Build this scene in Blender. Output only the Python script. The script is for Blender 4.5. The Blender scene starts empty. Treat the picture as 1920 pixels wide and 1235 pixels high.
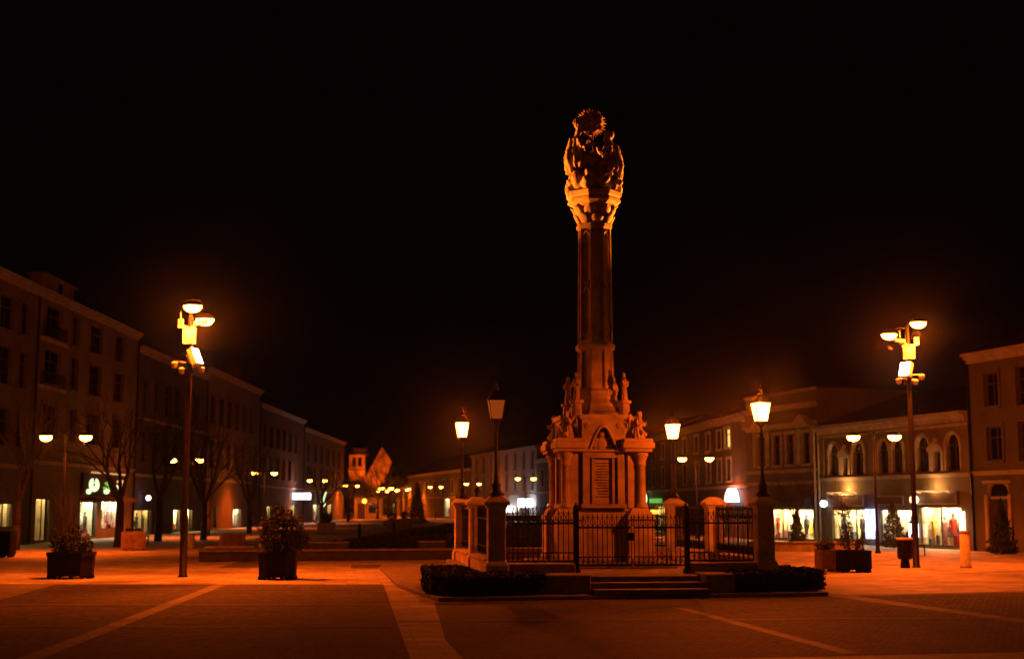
import bpy, bmesh, math, random
from mathutils import Vector, Matrix, noise
random.seed(7)
PI = math.pi
SC = bpy.context.scene
COL = SC.collection

# ------------------------------------------------------------------ camera
PITCH = math.atan(330.5/2500.0)
cam_d = bpy.data.cameras.new('camera')
cam = bpy.data.objects.new('camera', cam_d)
COL.objects.link(cam)
cam.location = (0, 0, 2.0)
cam.rotation_euler = (PI/2 + PITCH, 0, 0)
cam_d.sensor_width = 36.0
cam_d.lens = 36.0*2500.0/1920.0
cam_d.clip_end = 2000
cam_d.dof.use_dof = True
cam_d.dof.focus_distance = 27.0
cam_d.dof.aperture_fstop = 1.25
SC.camera = cam

# ------------------------------------------------------------------ world: a night sky, no moon
W = bpy.data.worlds.new('World')
SC.world = W
W.use_nodes = True
bg = W.node_tree.nodes['Background']
bg.inputs[0].default_value = (1.0, 0.62, 0.5, 1)
bg.inputs[1].default_value = 0.0010
SC.view_settings.view_transform = 'Standard'
SC.view_settings.look = 'None'
SC.view_settings.exposure = 0
SC.view_settings.gamma = 1
SC.render.engine = 'CYCLES'
cy = SC.cycles
cy.use_denoising = True
cy.max_bounces = 5
cy.diffuse_bounces = 3
cy.glossy_bounces = 2
cy.transmission_bounces = 4
cy.transparent_max_bounces = 8
cy.volume_bounces = 0
cy.sample_clamp_indirect = 3.0
cy.sample_clamp_direct = 0
cy.caustics_reflective = False
cy.caustics_refractive = False
SC.render.use_persistent_data = False

SODIUM = (1.0, 0.102, 0.004)
HAZE = 0.0002

# ------------------------------------------------------------------ materials
MAT = {}
def mat(name, col, rough=0.75, metal=0.0, var=0.25, scale=6.0, bump=0.25, bscale=None, spec=0.3, detail=6):
    m = bpy.data.materials.new(name)
    m.use_nodes = True
    nt = m.node_tree
    b = nt.nodes['Principled BSDF']
    b.inputs['Roughness'].default_value = rough
    b.inputs['Metallic'].default_value = metal
    b.inputs['Specular IOR Level'].default_value = spec
    tc = nt.nodes.new('ShaderNodeTexCoord')
    n = nt.nodes.new('ShaderNodeTexNoise')
    n.inputs['Scale'].default_value = scale
    n.inputs['Detail'].default_value = detail
    nt.links.new(tc.outputs['Object'], n.inputs['Vector'])
    r = nt.nodes.new('ShaderNodeValToRGB')
    lo = [max(0, c*(1-var)) for c in col]; hi = [min(1, c*(1+var)) for c in col]
    r.color_ramp.elements[0].position = 0.3; r.color_ramp.elements[1].position = 0.7
    r.color_ramp.elements[0].color = (*lo, 1); r.color_ramp.elements[1].color = (*hi, 1)
    nt.links.new(n.outputs['Fac'], r.inputs['Fac'])
    nt.links.new(r.outputs['Color'], b.inputs['Base Color'])
    if bump:
        n2 = nt.nodes.new('ShaderNodeTexNoise')
        n2.inputs['Scale'].default_value = bscale or scale*5
        n2.inputs['Detail'].default_value = 4
        nt.links.new(tc.outputs['Object'], n2.inputs['Vector'])
        bp = nt.nodes.new('ShaderNodeBump')
        bp.inputs['Strength'].default_value = bump
        bp.inputs['Distance'].default_value = 0.02
        nt.links.new(n2.outputs['Fac'], bp.inputs['Height'])
        nt.links.new(bp.outputs['Normal'], b.inputs['Normal'])
    MAT[name] = m
    return m

def emat(name, col, strength):
    m = bpy.data.materials.new(name)
    m.use_nodes = True
    nt = m.node_tree
    b = nt.nodes['Principled BSDF']
    b.inputs['Base Color'].default_value = (0.8, 0.75, 0.65, 1)
    b.inputs['Roughness'].default_value = 0.4
    b.inputs['Emission Color'].default_value = (*col, 1)
    b.inputs['Emission Strength'].default_value = strength
    MAT[name] = m
    return m

def paving(name, col, bw, bh, mortar, var=0.3, rough=0.7, bump=0.5, angle=0.13, spec=0.35):
    m = bpy.data.materials.new(name)
    m.use_nodes = True
    nt = m.node_tree
    b = nt.nodes['Principled BSDF']
    b.inputs['Roughness'].default_value = rough
    b.inputs['Specular IOR Level'].default_value = spec
    tc = nt.nodes.new('ShaderNodeTexCoord')
    mp = nt.nodes.new('ShaderNodeMapping')
    mp.inputs['Rotation'].default_value[2] = -angle
    nt.links.new(tc.outputs['Object'], mp.inputs['Vector'])
    br = nt.nodes.new('ShaderNodeTexBrick')
    br.inputs['Scale'].default_value = 1.0
    br.inputs['Brick Width'].default_value = bw
    br.inputs['Row Height'].default_value = bh
    br.inputs['Mortar Size'].default_value = mortar
    br.inputs['Mortar Smooth'].default_value = 0.4
    br.inputs['Color1'].default_value = (*[c*(1-var) for c in col], 1)
    br.inputs['Color2'].default_value = (*[c*(1+var) for c in col], 1)
    br.inputs['Mortar'].default_value = (*[c*0.45 for c in col], 1)
    nt.links.new(mp.outputs['Vector'], br.inputs['Vector'])
    n = nt.nodes.new('ShaderNodeTexNoise')
    n.inputs['Scale'].default_value = 0.45
    n.inputs['Detail'].default_value = 8
    n.inputs['Roughness'].default_value = 0.65
    nt.links.new(tc.outputs['Object'], n.inputs['Vector'])
    r = nt.nodes.new('ShaderNodeValToRGB')
    r.color_ramp.elements[0].position = 0.3; r.color_ramp.elements[1].position = 0.72
    r.color_ramp.elements[0].color = (0.5, 0.49, 0.47, 1); r.color_ramp.elements[1].color = (1.22, 1.2, 1.16, 1)
    nt.links.new(n.outputs['Fac'], r.inputs['Fac'])
    mx = nt.nodes.new('ShaderNodeMix'); mx.data_type = 'RGBA'; mx.blend_type = 'MULTIPLY'
    mx.inputs[0].default_value = 1.0
    nt.links.new(br.outputs['Color'], mx.inputs[6]); nt.links.new(r.outputs['Color'], mx.inputs[7])
    nt.links.new(mx.outputs[2], b.inputs['Base Color'])
    n2 = nt.nodes.new('ShaderNodeTexNoise'); n2.inputs['Scale'].default_value = 25
    nt.links.new(tc.outputs['Object'], n2.inputs['Vector'])
    ma = nt.nodes.new('ShaderNodeMath'); ma.operation = 'MULTIPLY_ADD'
    ma.inputs[1].default_value = -1.0
    nt.links.new(br.outputs['Fac'], ma.inputs[0])
    nt.links.new(n2.outputs['Fac'], ma.inputs[2])
    bp = nt.nodes.new('ShaderNodeBump'); bp.inputs['Strength'].default_value = bump; bp.inputs['Distance'].default_value = 0.01
    nt.links.new(ma.outputs[0], bp.inputs['Height'])
    nt.links.new(bp.outputs['Normal'], b.inputs['Normal'])
    MAT[name] = m
    return m

paving('slab_paving', (0.36, 0.33, 0.28), 0.6, 0.4, 0.012)
paving('band_paving', (0.13, 0.118, 0.10), 0.5, 0.3, 0.01)
paving('broad_band', (0.31, 0.27, 0.22), 0.6, 0.4, 0.012)
paving('cobbles', (0.082, 0.074, 0.066), 0.13, 0.12, 0.016, var=0.5, bump=0.9, rough=0.8, spec=0.2)
paving('dark_patch_paving', (0.14, 0.12, 0.1), 0.3, 0.3, 0.012)
mat('post_stone', (0.46, 0.41, 0.33), 0.85, var=0.3, scale=3, bump=0.4, bscale=18)
mat('church_stone', (0.42, 0.37, 0.30), 0.9, var=0.85, scale=0.55, bump=0.8, bscale=2)
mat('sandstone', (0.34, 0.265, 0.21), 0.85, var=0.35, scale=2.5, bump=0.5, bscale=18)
mat('wall_granite', (0.036, 0.031, 0.027), 0.85, var=0.4, scale=3, bump=0.4)
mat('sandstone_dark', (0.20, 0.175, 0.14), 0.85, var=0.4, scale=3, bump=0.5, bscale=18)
mat('granite_step', (0.15, 0.135, 0.115), 0.8, var=0.35, scale=5, bump=0.3)
mat('engraving', (0.05, 0.04, 0.035), 0.9, bump=0)
mat('iron', (0.02, 0.02, 0.021), 0.45, metal=0.6, var=0.3, scale=20, bump=0.2)
mat('pole_paint', (0.010, 0.0095, 0.009), 0.6, var=0.2, scale=8, bump=0.1, spec=0.15)
mat('light_grey_paint', (0.55, 0.52, 0.47), 0.5, var=0.1, scale=8, bump=0.05)
mat('plaster_ochre', (0.178, 0.148, 0.089), 0.9, var=0.18, scale=0.7, bump=0.3, bscale=12)
mat('plaster_cream', (0.147, 0.133, 0.102), 0.9, var=0.18, scale=0.6, bump=0.3, bscale=12)
mat('plaster_grey', (0.095, 0.088, 0.078), 0.9, var=0.2, scale=0.7, bump=0.3, bscale=12)
mat('plaster_dark', (0.119, 0.105, 0.091), 0.9, var=0.2, scale=0.7, bump=0.3, bscale=12)
mat('plaster_white', (0.413, 0.383, 0.323), 0.9, var=0.15, scale=0.7, bump=0.3, bscale=12)
mat('trim_stone', (0.360, 0.330, 0.270), 0.85, var=0.2, scale=2, bump=0.2)
mat('roof_tiles', (0.06, 0.04, 0.032), 0.85, var=0.35, scale=3, bump=0.5, bscale=10)
mat('wood_frame', (0.07, 0.05, 0.038), 0.6, var=0.3, scale=10, bump=0.1)
mat('white_frame', (0.42, 0.40, 0.36), 0.6, var=0.15, scale=10, bump=0.1)
mat('window_pane', (0.012, 0.012, 0.014), 0.06, var=0.2, scale=3, bump=0, spec=0.5)
mat('door_wood', (0.045, 0.03, 0.022), 0.6, var=0.35, scale=6, bump=0.2)
mat('planter_dark', (0.007, 0.0065, 0.006), 0.7, var=0.3, scale=6, bump=0.2, spec=0.12)
mat('planter_wood', (0.24, 0.15, 0.09), 0.7, var=0.35, scale=5, bump=0.3)
mat('bench_wood', (0.13, 0.08, 0.05), 0.7, var=0.35, scale=6, bump=0.3)
mat('bark', (0.05, 0.042, 0.034), 0.9, var=0.4, scale=8, bump=0.6)
mat('leaf_dark', (0.015, 0.026, 0.011), 0.6, var=0.5, scale=9, bump=0)
mat('leaf_needle', (0.022, 0.042, 0.022), 0.65, var=0.5, scale=7, bump=0)
mat('leaf_russet', (0.10, 0.055, 0.03), 0.7, var=0.5, scale=9, bump=0)
mat('soil', (0.04, 0.03, 0.024), 0.95, var=0.4, scale=12, bump=0.6)
mat('cloth_red', (0.45, 0.05, 0.05), 0.8, bump=0)
mat('cloth_white', (0.75, 0.72, 0.68), 0.8, bump=0)
mat('cloth_dark', (0.06, 0.055, 0.07), 0.8, bump=0)
mat('cloth_pink', (0.6, 0.28, 0.33), 0.8, bump=0)
mat('cloth_yellow', (0.7, 0.45, 0.1), 0.8, bump=0)
mat('cloth_blue', (0.12, 0.16, 0.35), 0.8, bump=0)
mat('shop_interior', (0.75, 0.68, 0.52), 0.85, var=0.3, scale=2.2, bump=0)
mat('awning_cloth', (0.05, 0.045, 0.05), 0.8, bump=0.1)
mat('stone_bollard', (0.33, 0.29, 0.24), 0.8, var=0.3, scale=6, bump=0.3)
mat('gilded', (0.5, 0.33, 0.1), 0.45, metal=0.5, var=0.3, scale=9, bump=0.2)
emat('sodium_glow', (1.0, 0.36, 0.034), 42)
emat('sodium_glow_far', (1.0, 0.42, 0.05), 5)
emat('lantern_bulb', (1.0, 0.5, 0.12), 40)
emat('flood_glow', (1.0, 0.80, 0.62), 26)
emat('shop_tube', (1.0, 0.68, 0.28), 170)
emat('shop_tube_cool', (1.0, 0.84, 0.48), 95)
emat('shop_tube_dim', (1.0, 0.66, 0.22), 26)
emat('sign_white', (0.86, 0.86, 1.0), 3.5)
emat('sign_blue', (0.30, 0.42, 1.0), 2.6)
emat('sign_green', (0.04, 0.75, 0.10), 0.55)
emat('sign_green_white', (0.6, 0.9, 0.45), 1.6)
emat('sign_orange', (1.0, 0.38, 0.08), 1.0)
emat('fascia_glow', (1.0, 0.55, 0.2), 0.5)
emat('strip_glow', (1.0, 0.5, 0.16), 0.8)
emat('sign_warm', (1.0, 0.72, 0.42), 3)
emat('lit_window', (1.0, 0.55, 0.14), 1.6)
emat('lamp_yellow', (1.0, 0.62, 0.05), 2.5)

def clear_glass(name):
    m = bpy.data.materials.new(name); m.use_nodes = True
    nt = m.node_tree
    nt.nodes.remove(nt.nodes['Principled BSDF'])
    out = nt.nodes['Material Output']
    t = nt.nodes.new('ShaderNodeBsdfTransparent'); t.inputs[0].default_value = (0.93, 0.95, 0.94, 1)
    g = nt.nodes.new('ShaderNodeBsdfGlossy'); g.inputs['Roughness'].default_value = 0.04
    mx = nt.nodes.new('ShaderNodeMixShader'); mx.inputs[0].default_value = 0.07
    nt.links.new(t.outputs[0], mx.inputs[1]); nt.links.new(g.outputs[0], mx.inputs[2])
    nt.links.new(mx.outputs[0], out.inputs['Surface'])
    MAT[name] = m
clear_glass('clear_glass')
def milky_glass(name):
    m = bpy.data.materials.new(name); m.use_nodes = True
    nt = m.node_tree
    nt.nodes.remove(nt.nodes['Principled BSDF'])
    out = nt.nodes['Material Output']
    a = nt.nodes.new('ShaderNodeBsdfTranslucent'); a.inputs[0].default_value = (0.8, 0.75, 0.65, 1)
    g = nt.nodes.new('ShaderNodeBsdfDiffuse'); g.inputs[0].default_value = (0.7, 0.66, 0.58, 1)
    mx = nt.nodes.new('ShaderNodeMixShader'); mx.inputs[0].default_value = 0.5
    nt.links.new(a.outputs[0], mx.inputs[1]); nt.links.new(g.outputs[0], mx.inputs[2])
    nt.links.new(mx.outputs[0], out.inputs['Surface'])
    MAT[name] = m
milky_glass('milky_glass')
def glowing_glass(name, col, strength, through=0.45):
    m = bpy.data.materials.new(name); m.use_nodes = True
    nt = m.node_tree
    nt.nodes.remove(nt.nodes['Principled BSDF'])
    out = nt.nodes['Material Output']
    t = nt.nodes.new('ShaderNodeBsdfTransparent')
    e = nt.nodes.new('ShaderNodeEmission'); e.inputs[0].default_value = (*col,1); e.inputs[1].default_value = strength
    mx = nt.nodes.new('ShaderNodeMixShader'); mx.inputs[0].default_value = 1-through
    nt.links.new(t.outputs[0], mx.inputs[1]); nt.links.new(e.outputs[0], mx.inputs[2])
    nt.links.new(mx.outputs[0], out.inputs['Surface'])
    MAT[name] = m
emat('lantern_dim', (1.0, 0.16, 0.02), 0.2)
glowing_glass('lantern_glow', (1.0, 0.38, 0.05), 32)

# ------------------------------------------------------------------ mesh helpers
class MB:
    def __init__(self):
        self.v = []; self.f = []
    def add(self, vs, fs):
        o = len(self.v)
        self.v += [tuple(p) for p in vs]
        self.f += [tuple(i+o for i in f) for f in fs]
        return self
    def box(self, x0, x1, y0, y1, z0, z1, rz=0.0, c=None):
        vs = [(x0,y0,z0),(x1,y0,z0),(x1,y1,z0),(x0,y1,z0),(x0,y0,z1),(x1,y0,z1),(x1,y1,z1),(x0,y1,z1)]
        if rz:
            cx, cy_ = c if c else ((x0+x1)/2, (y0+y1)/2)
            k, s = math.cos(rz), math.sin(rz)
            vs = [(cx+(x-cx)*k-(y-cy_)*s, cy_+(x-cx)*s+(y-cy_)*k, z) for x, y, z in vs]
        return self.add(vs, [(0,3,2,1),(4,5,6,7),(0,1,5,4),(1,2,6,5),(2,3,7,6),(3,0,4,7)])
    def prism(self, poly, z0, z1):
        n = len(poly)
        vs = [(x,y,z0) for x,y in poly]+[(x,y,z1) for x,y in poly]
        return self.add(vs, [tuple(range(n-1,-1,-1)), tuple(range(n,2*n))]+[(i,(i+1)%n,n+(i+1)%n,n+i) for i in range(n)])
    def plate(self, poly, y0, y1):          # polygon in x,z pushed through y
        n = len(poly)
        vs = [(x,y0,z) for x,z in poly]+[(x,y1,z) for x,z in poly]
        return self.add(vs, [tuple(range(n)), tuple(range(2*n-1,n-1,-1))]+[((i+1)%n,i,n+i,n+(i+1)%n) for i in range(n)])
    def lathe(self, prof, n=16, c=(0,0,0), rot=0.0, sx=1, sy=1, cap=True):
        vs = []
        for r, z in prof:
            for i in range(n):
                a = 2*PI*i/n+rot
                vs.append((c[0]+r*math.cos(a)*sx, c[1]+r*math.sin(a)*sy, c[2]+z))
        fs = []
        for k in range(len(prof)-1):
            for i in range(n):
                j = (i+1) % n
                fs.append((k*n+i, k*n+j, (k+1)*n+j, (k+1)*n+i))
        if cap:
            fs.append(tuple(range(n-1,-1,-1)))
            m = (len(prof)-1)*n
            fs.append(tuple(range(m, m+n)))
        return self.add(vs, fs)
    def tube(self, p0, p1, r0, r1=None, n=8):
        r1 = r0 if r1 is None else r1
        p0, p1 = Vector(p0), Vector(p1)
        d = (p1-p0)
        if d.length < 1e-6: return self
        q = d.to_track_quat('Z', 'Y')
        vs = []
        for p, r in ((p0, r0), (p1, r1)):
            for i in range(n):
                a = 2*PI*i/n
                vs.append(p + q @ Vector((r*math.cos(a), r*math.sin(a), 0)))
        return self.add(vs, [tuple(range(n-1,-1,-1)), tuple(range(n,2*n))]+[(i,(i+1)%n,n+(i+1)%n,n+i) for i in range(n)])
    def path(self, pts, r, n=8):
        for a, b in zip(pts, pts[1:]): self.tube(a, b, r, r, n)
        return self
    def ball(self, c, r, n=10, m=7, sx=1, sy=1, sz=1):
        prof = [(max(1e-4, r*math.sin(PI*k/m)), -r*math.cos(PI*k/m)*sz) for k in range(m+1)]
        return self.lathe(prof, n, c, 0, sx, sy, False)
    def mesh(self, name):
        me = bpy.data.meshes.new(name)
        me.from_pydata(self.v, [], self.f)
        me.update()
        return me
    def build(self, name, m, parent=None, smooth=False):
        me = self.mesh(name)
        return link(name, me, m, parent, smooth)

def link(name, me, m, parent=None, smooth=False):
    if m is not None and not me.materials: me.materials.append(MAT[m] if isinstance(m, str) else m)
    if smooth:
        for p in me.polygons: p.use_smooth = True
    o = bpy.data.objects.new(name, me)
    COL.objects.link(o)
    if parent: o.parent = parent
    return o

def tag(o, label=None, cat=None, group=None, kind=None):
    if label: o['label'] = label
    if cat: o['category'] = cat
    if group: o['group'] = group
    if kind: o['kind'] = kind
    return o
def thing(name, label, cat, loc=(0,0,0), rz=0.0, group=None):
    o = bpy.data.objects.new(name, None)
    COL.objects.link(o)
    o.location = loc; o.rotation_euler = (0, 0, rz)
    return tag(o, label, cat, group)
def kids(o): return [c for c in COL.objects if c.parent == o]
def copy_tree(o, parent=None):
    ch = kids(o)
    c = o.copy(); COL.objects.link(c)
    if parent: c.parent = parent
    for k in ch: copy_tree(k, c)
    return c
def bevel(o, w=0.01, seg=1):
    b = o.modifiers.new('edge', 'BEVEL'); b.width = w; b.segments = seg; b.limit_method = 'ANGLE'
    return o
def lamp(name, loc, power, col=SODIUM, parent=None, r=0.08, kind='POINT', target=None, angle=60, blend=0.5):
    d = bpy.data.lights.new(name, kind)
    d.energy = power; d.color = col
    d.shadow_soft_size = r
    o = bpy.data.objects.new(name, d)
    COL.objects.link(o)
    o.location = loc
    if parent: o.parent = parent
    if kind == 'SPOT':
        d.spot_size = math.radians(angle); d.spot_blend = blend
        if target is not None:
            o.rotation_euler = (Vector(target)-Vector(loc)).to_track_quat('-Z', 'Y').to_euler()
    return o

# ------------------------------------------------------------------ ground
def sheet(name, poly, z, m):
    me = bpy.data.meshes.new(name)
    me.from_pydata([(x, y, z) for x, y in poly], [], [tuple(range(len(poly)))])
    me.update()
    if me.polygons[0].normal.z < 0: me.flip_normals()
    o = link(name, me, m); tag(o, kind='structure'); return o
sheet('broad_paving_band', [(-3.31,34.87),(-1.34,18.0),(0.2,3.0),(1.6,3.0),(-0.55,17.4),(-1.0,20.5),(-1.62,28.3),(-2.6,34.87)], 0.003, 'broad_band')
sheet('ground', [(-400,-60),(400,-60),(400,900),(-400,900)], 0, 'slab_paving')
sheet('cobble_field', [(-42,35.0),(-3.31,34.87),(-1.34,18.0),(0.2,3.0),(-42,3.0)], 0.004, 'cobbles')
sheet('cobble_field', [(-1.62,28.3),(7.3,30.4),(13,31.9),(40,35.5),(40,20.8),(6.9,18.85),(-0.55,17.4),(-1.0,20.5)], 0.004, 'cobbles')
sheet('paving_band', [(-7.62,34.8),(-7.32,34.8),(-6.2,18.0),(-5.5,5),(-5.8,5),(-6.52,18.0)], 0.008, 'band_paving')
sheet('paving_band', [(-40,27.9),(-2.6,27.8),(-2.58,27.62),(-40,27.7)], 0.012, 'band_paving')
sheet('paving_band', [(-40,22.8),(-2.05,22.7),(-2.03,22.58),(-40,22.65)], 0.012, 'band_paving')
sheet('paving_band', [(-13.2,34.9),(-11.7,34.9),(-9.6,18),(-10.4,18)], 0.008, 'band_paving')
sheet('paving_band', [(3.2,26.9),(3.42,26.9),(4.75,18.65),(4.5,18.6)], 0.008, 'band_paving')
sheet('paving_band', [(6.95,30.9),(7.5,31.1),(9.2,23.7),(9.9,21.2),(9.5,21.1),(8.75,23.7)], 0.008, 'band_paving')
sheet('paving_band', [(7.5,30.15),(12,31.55),(24,33.2),(24,33.6),(12,32.0),(7.4,30.6)], 0.012, 'band_paving')
sheet('paving_band', [(-2.1,23.6),(9.2,24.4),(9.15,24.55),(-2.1,23.75)], 0.012, 'band_paving')
sheet('dark_ground_patch', [(-8.3,44.2),(-7.6,49.0),(-9.9,49.0),(-9.6,44.0)][::-1], 0.006, 'dark_patch_paving')  # flat patches of darker colour laid over the ground sheet
sheet('dark_ground_patch', [(-5.2,43.6),(-4.3,43.7),(-4.5,46.6),(-5.5,46.4)], 0.006, 'dark_patch_paving')

# ------------------------------------------------------------------ facade builder
# local frame of a building: x along the front (left to right as seen from the square), y into the house, z up
def wall_front(mb, L, Hh, holes, t=0.28):
    xs = sorted({0, L, *[h[0] for h in holes], *[h[1] for h in holes]})
    zs = sorted({0, Hh, *[h[2] for h in holes], *[h[3] for h in holes]})
    def inside(x, z): return any(h[0] < x < h[1] and h[2] < z < h[3] for h in holes)
    for i in range(len(xs)-1):
        for k in range(len(zs)-1):
            x0, x1, z0, z1 = xs[i], xs[i+1], zs[k], zs[k+1]
            if inside((x0+x1)/2, (z0+z1)/2): continue
            mb.add([(x0,0,z0),(x1,0,z0),(x1,0,z1),(x0,0,z1)], [(0,1,2,3)])
    for x0, x1, z0, z1 in holes:
        mb.add([(x0,0,z0),(x1,0,z0),(x1,0,z1),(x0,0,z1),(x0,t,z0),(x1,t,z0),(x1,t,z1),(x0,t,z1)],
               [(0,1,5,4),(1,2,6,5),(2,3,7,6),(3,0,4,7)])
WIN_CACHE = {}
def window_meshes(w, h, style):
    key = (round(w,2), round(h,2), style)
    if key in WIN_CACHE: return WIN_CACHE[key]
    f = MB(); b = 0.07
    f.box(0,w,0.14,0.22,0,b).box(0,w,0.14,0.22,h-b,h).box(0,b,0.145,0.215,b,h-b).box(w-b,w,0.145,0.215,b,h-b)
    f.box(w/2-0.035,w/2+0.035,0.13,0.21,b,h-b)
    zt = h*0.68
    f.box(b,w/2-0.035,0.15,0.205,zt-0.03,zt+0.03).box(w/2+0.035,w-b,0.15,0.205,zt-0.03,zt+0.03)
    if h > 1.7:
        for q in (0.34,):
            f.box(b,w/2-0.035,0.155,0.2,h*q-0.02,h*q+0.02).box(w/2+0.035,w-b,0.155,0.2,h*q-0.02,h*q+0.02)
    p = MB().box(0.02,w-0.02,0.17,0.185,0.02,h-0.02)
    s = MB().box(-0.1,w+0.1,-0.12,0.02,-0.12,0.0)
    s.box(-0.14,0.0,-0.06,0.02,0.003,h).box(w,w+0.14,-0.06,0.02,0.003,h).box(-0.16,w+0.16,-0.09,0.02,h,h+0.18)
    WIN_CACHE[key] = (f.mesh('window'), p.mesh('pane'), s.mesh('surround'))
    return WIN_CACHE[key]
def add_window(b, x, z, w, h, frame='wood_frame', pane='window_pane', surround='trim_stone'):
    fm, pm, sm = window_meshes(w, h, (frame, pane, surround))
    o = link('window', fm, frame, b); o.location = (x, 0, z)
    link('pane', pm, pane, o)
    if surround: link('surround', sm, surround, o)
    return o
def arch_pts(x0, x1, z0, n=9, pointed=False):
    r = (x1-x0)/2; cx = (x0+x1)/2
    return [(cx-r*math.cos(PI*i/n), z0+r*math.sin(PI*i/n)) for i in range(n+1)]
def figure_profile(s=1.0):
    return [(0.05,0),(0.14,0.02),(0.11,0.5),(0.16,0.85),(0.12,1.08),(0.2,1.32),(0.16,1.42),(0.05,1.46),(0.05,1.5),(0.09,1.56),(0.09,1.68),(0.02,1.74)]
def shop_window(b, x0, x1, z0, z1, tube='shop_tube', frame='wood_frame', seed=0, dep=0.95, mull=None, crowd=1.0):
    """A display window: recessed box with a tube lamp, pane in front, goods behind."""
    rnd = random.Random(seed)
    w, h = x1-x0, z1-z0
    f = MB(); bt = 0.06
    f.box(0,w,0.05,0.13,0,bt).box(0,w,0.05,0.13,h-bt,h).box(0,bt,0.055,0.125,bt,h-bt).box(w-bt,w,0.055,0.125,bt,h-bt)
    k = mull if mull is not None else max(0, int(w/1.6)-0)
    for i in range(1, k+1):
        xx = w*i/(k+1); f.box(xx-0.03,xx+0.03,0.06,0.12,bt,h-bt)
    o = f.build('shop_window', frame, b); o.location = (x0, 0, z0)
    MB().box(0.03,w-0.03,0.085,0.093,0.03,h-0.03).build('pane', 'clear_glass', o)
    n = MB()
    n.add([(0,0.14,0),(w,0.14,0),(w,dep,0),(0,dep,0),(0,0.14,h),(w,0.14,h),(w,dep,h),(0,dep,h)],
          [(0,1,2,3),(7,6,5,4),(3,2,6,7),(0,3,7,4),(1,5,6,2)])
    n.build('display_box', 'shop_interior', o)
    MB().box(0.1,w-0.1,0.3,0.42,h-0.06,h-0.012).build('ceiling_light', tube, o)
    cols = ['cloth_red','cloth_white','cloth_dark','cloth_pink','cloth_yellow','cloth_blue','cloth_dark','cloth_white','cloth_dark']
    nm = max(1, int(w*0.9*crowd))
    for i in range(nm):
        xx = w*(i+0.5)/nm + rnd.uniform(-0.15,0.15)
        s = min(0.95, (h-0.12)/1.78)*rnd.uniform(0.86,0.98)
        m = MB().lathe([(r*s, z*s) for r, z in figure_profile()], 8, (0,0,0.003), 0, 1.25, 0.8)
        m.tube((0.2*s,0,1.3*s),(0.27*s,-0.03,0.75*s),0.05*s,0.035*s,6).tube((-0.2*s,0,1.3*s),(-0.27*s,0.02,0.75*s),0.05*s,0.035*s,6)
        q = m.build('mannequin', rnd.choice(cols), o, True)
        q.location = (min(w-0.35,max(0.35,xx)), rnd.uniform(0.42,0.62), 0)
        q.rotation_euler = (0,0,rnd.uniform(-0.6,0.6))
    for i in range(max(2, int(w*1.6*crowd))):
        a, c = rnd.uniform(0.14,0.32), rnd.uniform(0.12,0.5)
        q = MB().box(-a/2,a/2,-a/3,a/3,0.003,c).box(-a*0.55,a*0.55,-a*0.37,a*0.37,c,c+0.03).build('display_item', rnd.choice(cols), o)
        q.location = (rnd.uniform(0.3,w-0.3), rnd.uniform(0.28,0.4), 0)
    for i in range(max(1, int(w*0.8*crowd))):
        a, c = rnd.uniform(0.25,0.5), rnd.uniform(0.3,0.55)
        q = MB().box(-a/2,a/2,-0.015,0.015,0,c).build('display_poster', rnd.choice(cols), o)
        q.location = (rnd.uniform(0.4,w-0.4), dep-0.05, rnd.uniform(0.3,max(0.31,h-0.75)))
    return o
def building(label, p0, p1, Hh, D=11.0, wall='plaster_cream', roof=2.6, cornice=True, string=None, holes=(), name='town_house', plinth=True, parapet=0):
    dx, dy = p1[0]-p0[0], p1[1]-p0[1]
    L = math.hypot(dx, dy)
    b = thing(name, label, 'building', (p0[0], p0[1], 0), math.atan2(dy, dx))
    w = MB()
    wall_front(w, L, Hh, holes)
    w.add([(0,0,0),(0,D,0),(0,D,Hh),(0,0,Hh),(L,0,0),(L,D,0),(L,D,Hh),(L,0,Hh)], [(0,3,2,1),(4,5,6,7),(1,2,6,5)])
    w.build('wall', wall, b)
    if roof:
        r = MB(); e = 0.35
        r.add([(-0.02,-e,Hh+0.02),(L+0.02,-e,Hh+0.02),(L+0.02,D/2,Hh+roof),(-0.02,D/2,Hh+roof),(L+0.02,D+e,Hh+0.02),(-0.02,D+e,Hh+0.02)],
              [(0,1,2,3),(3,2,4,5),(0,3,5),(1,4,2),(0,5,4,1)])
        r.build('roof', 'roof_tiles', b)
    else:
        MB().box(0,L,0.004,D,Hh,Hh+0.05).build('roof', 'roof_tiles', b)
    if cornice:
        c = MB()
        c.box(0,L,-0.12,-0.002,Hh-0.42,Hh-0.24).box(0,L,-0.26,-0.002,Hh-0.24,Hh-0.1).box(0,L,-0.42,-0.002,Hh-0.1,Hh+0.03)
        c.build('cornice', 'trim_stone', b)
    for z in (string or []):
        MB().box(0,L,-0.1,-0.002,z-0.09,z+0.04).box(0,L,-0.16,-0.002,z+0.04,z+0.1).build('string_course', 'trim_stone', b)
    return b, L

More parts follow.
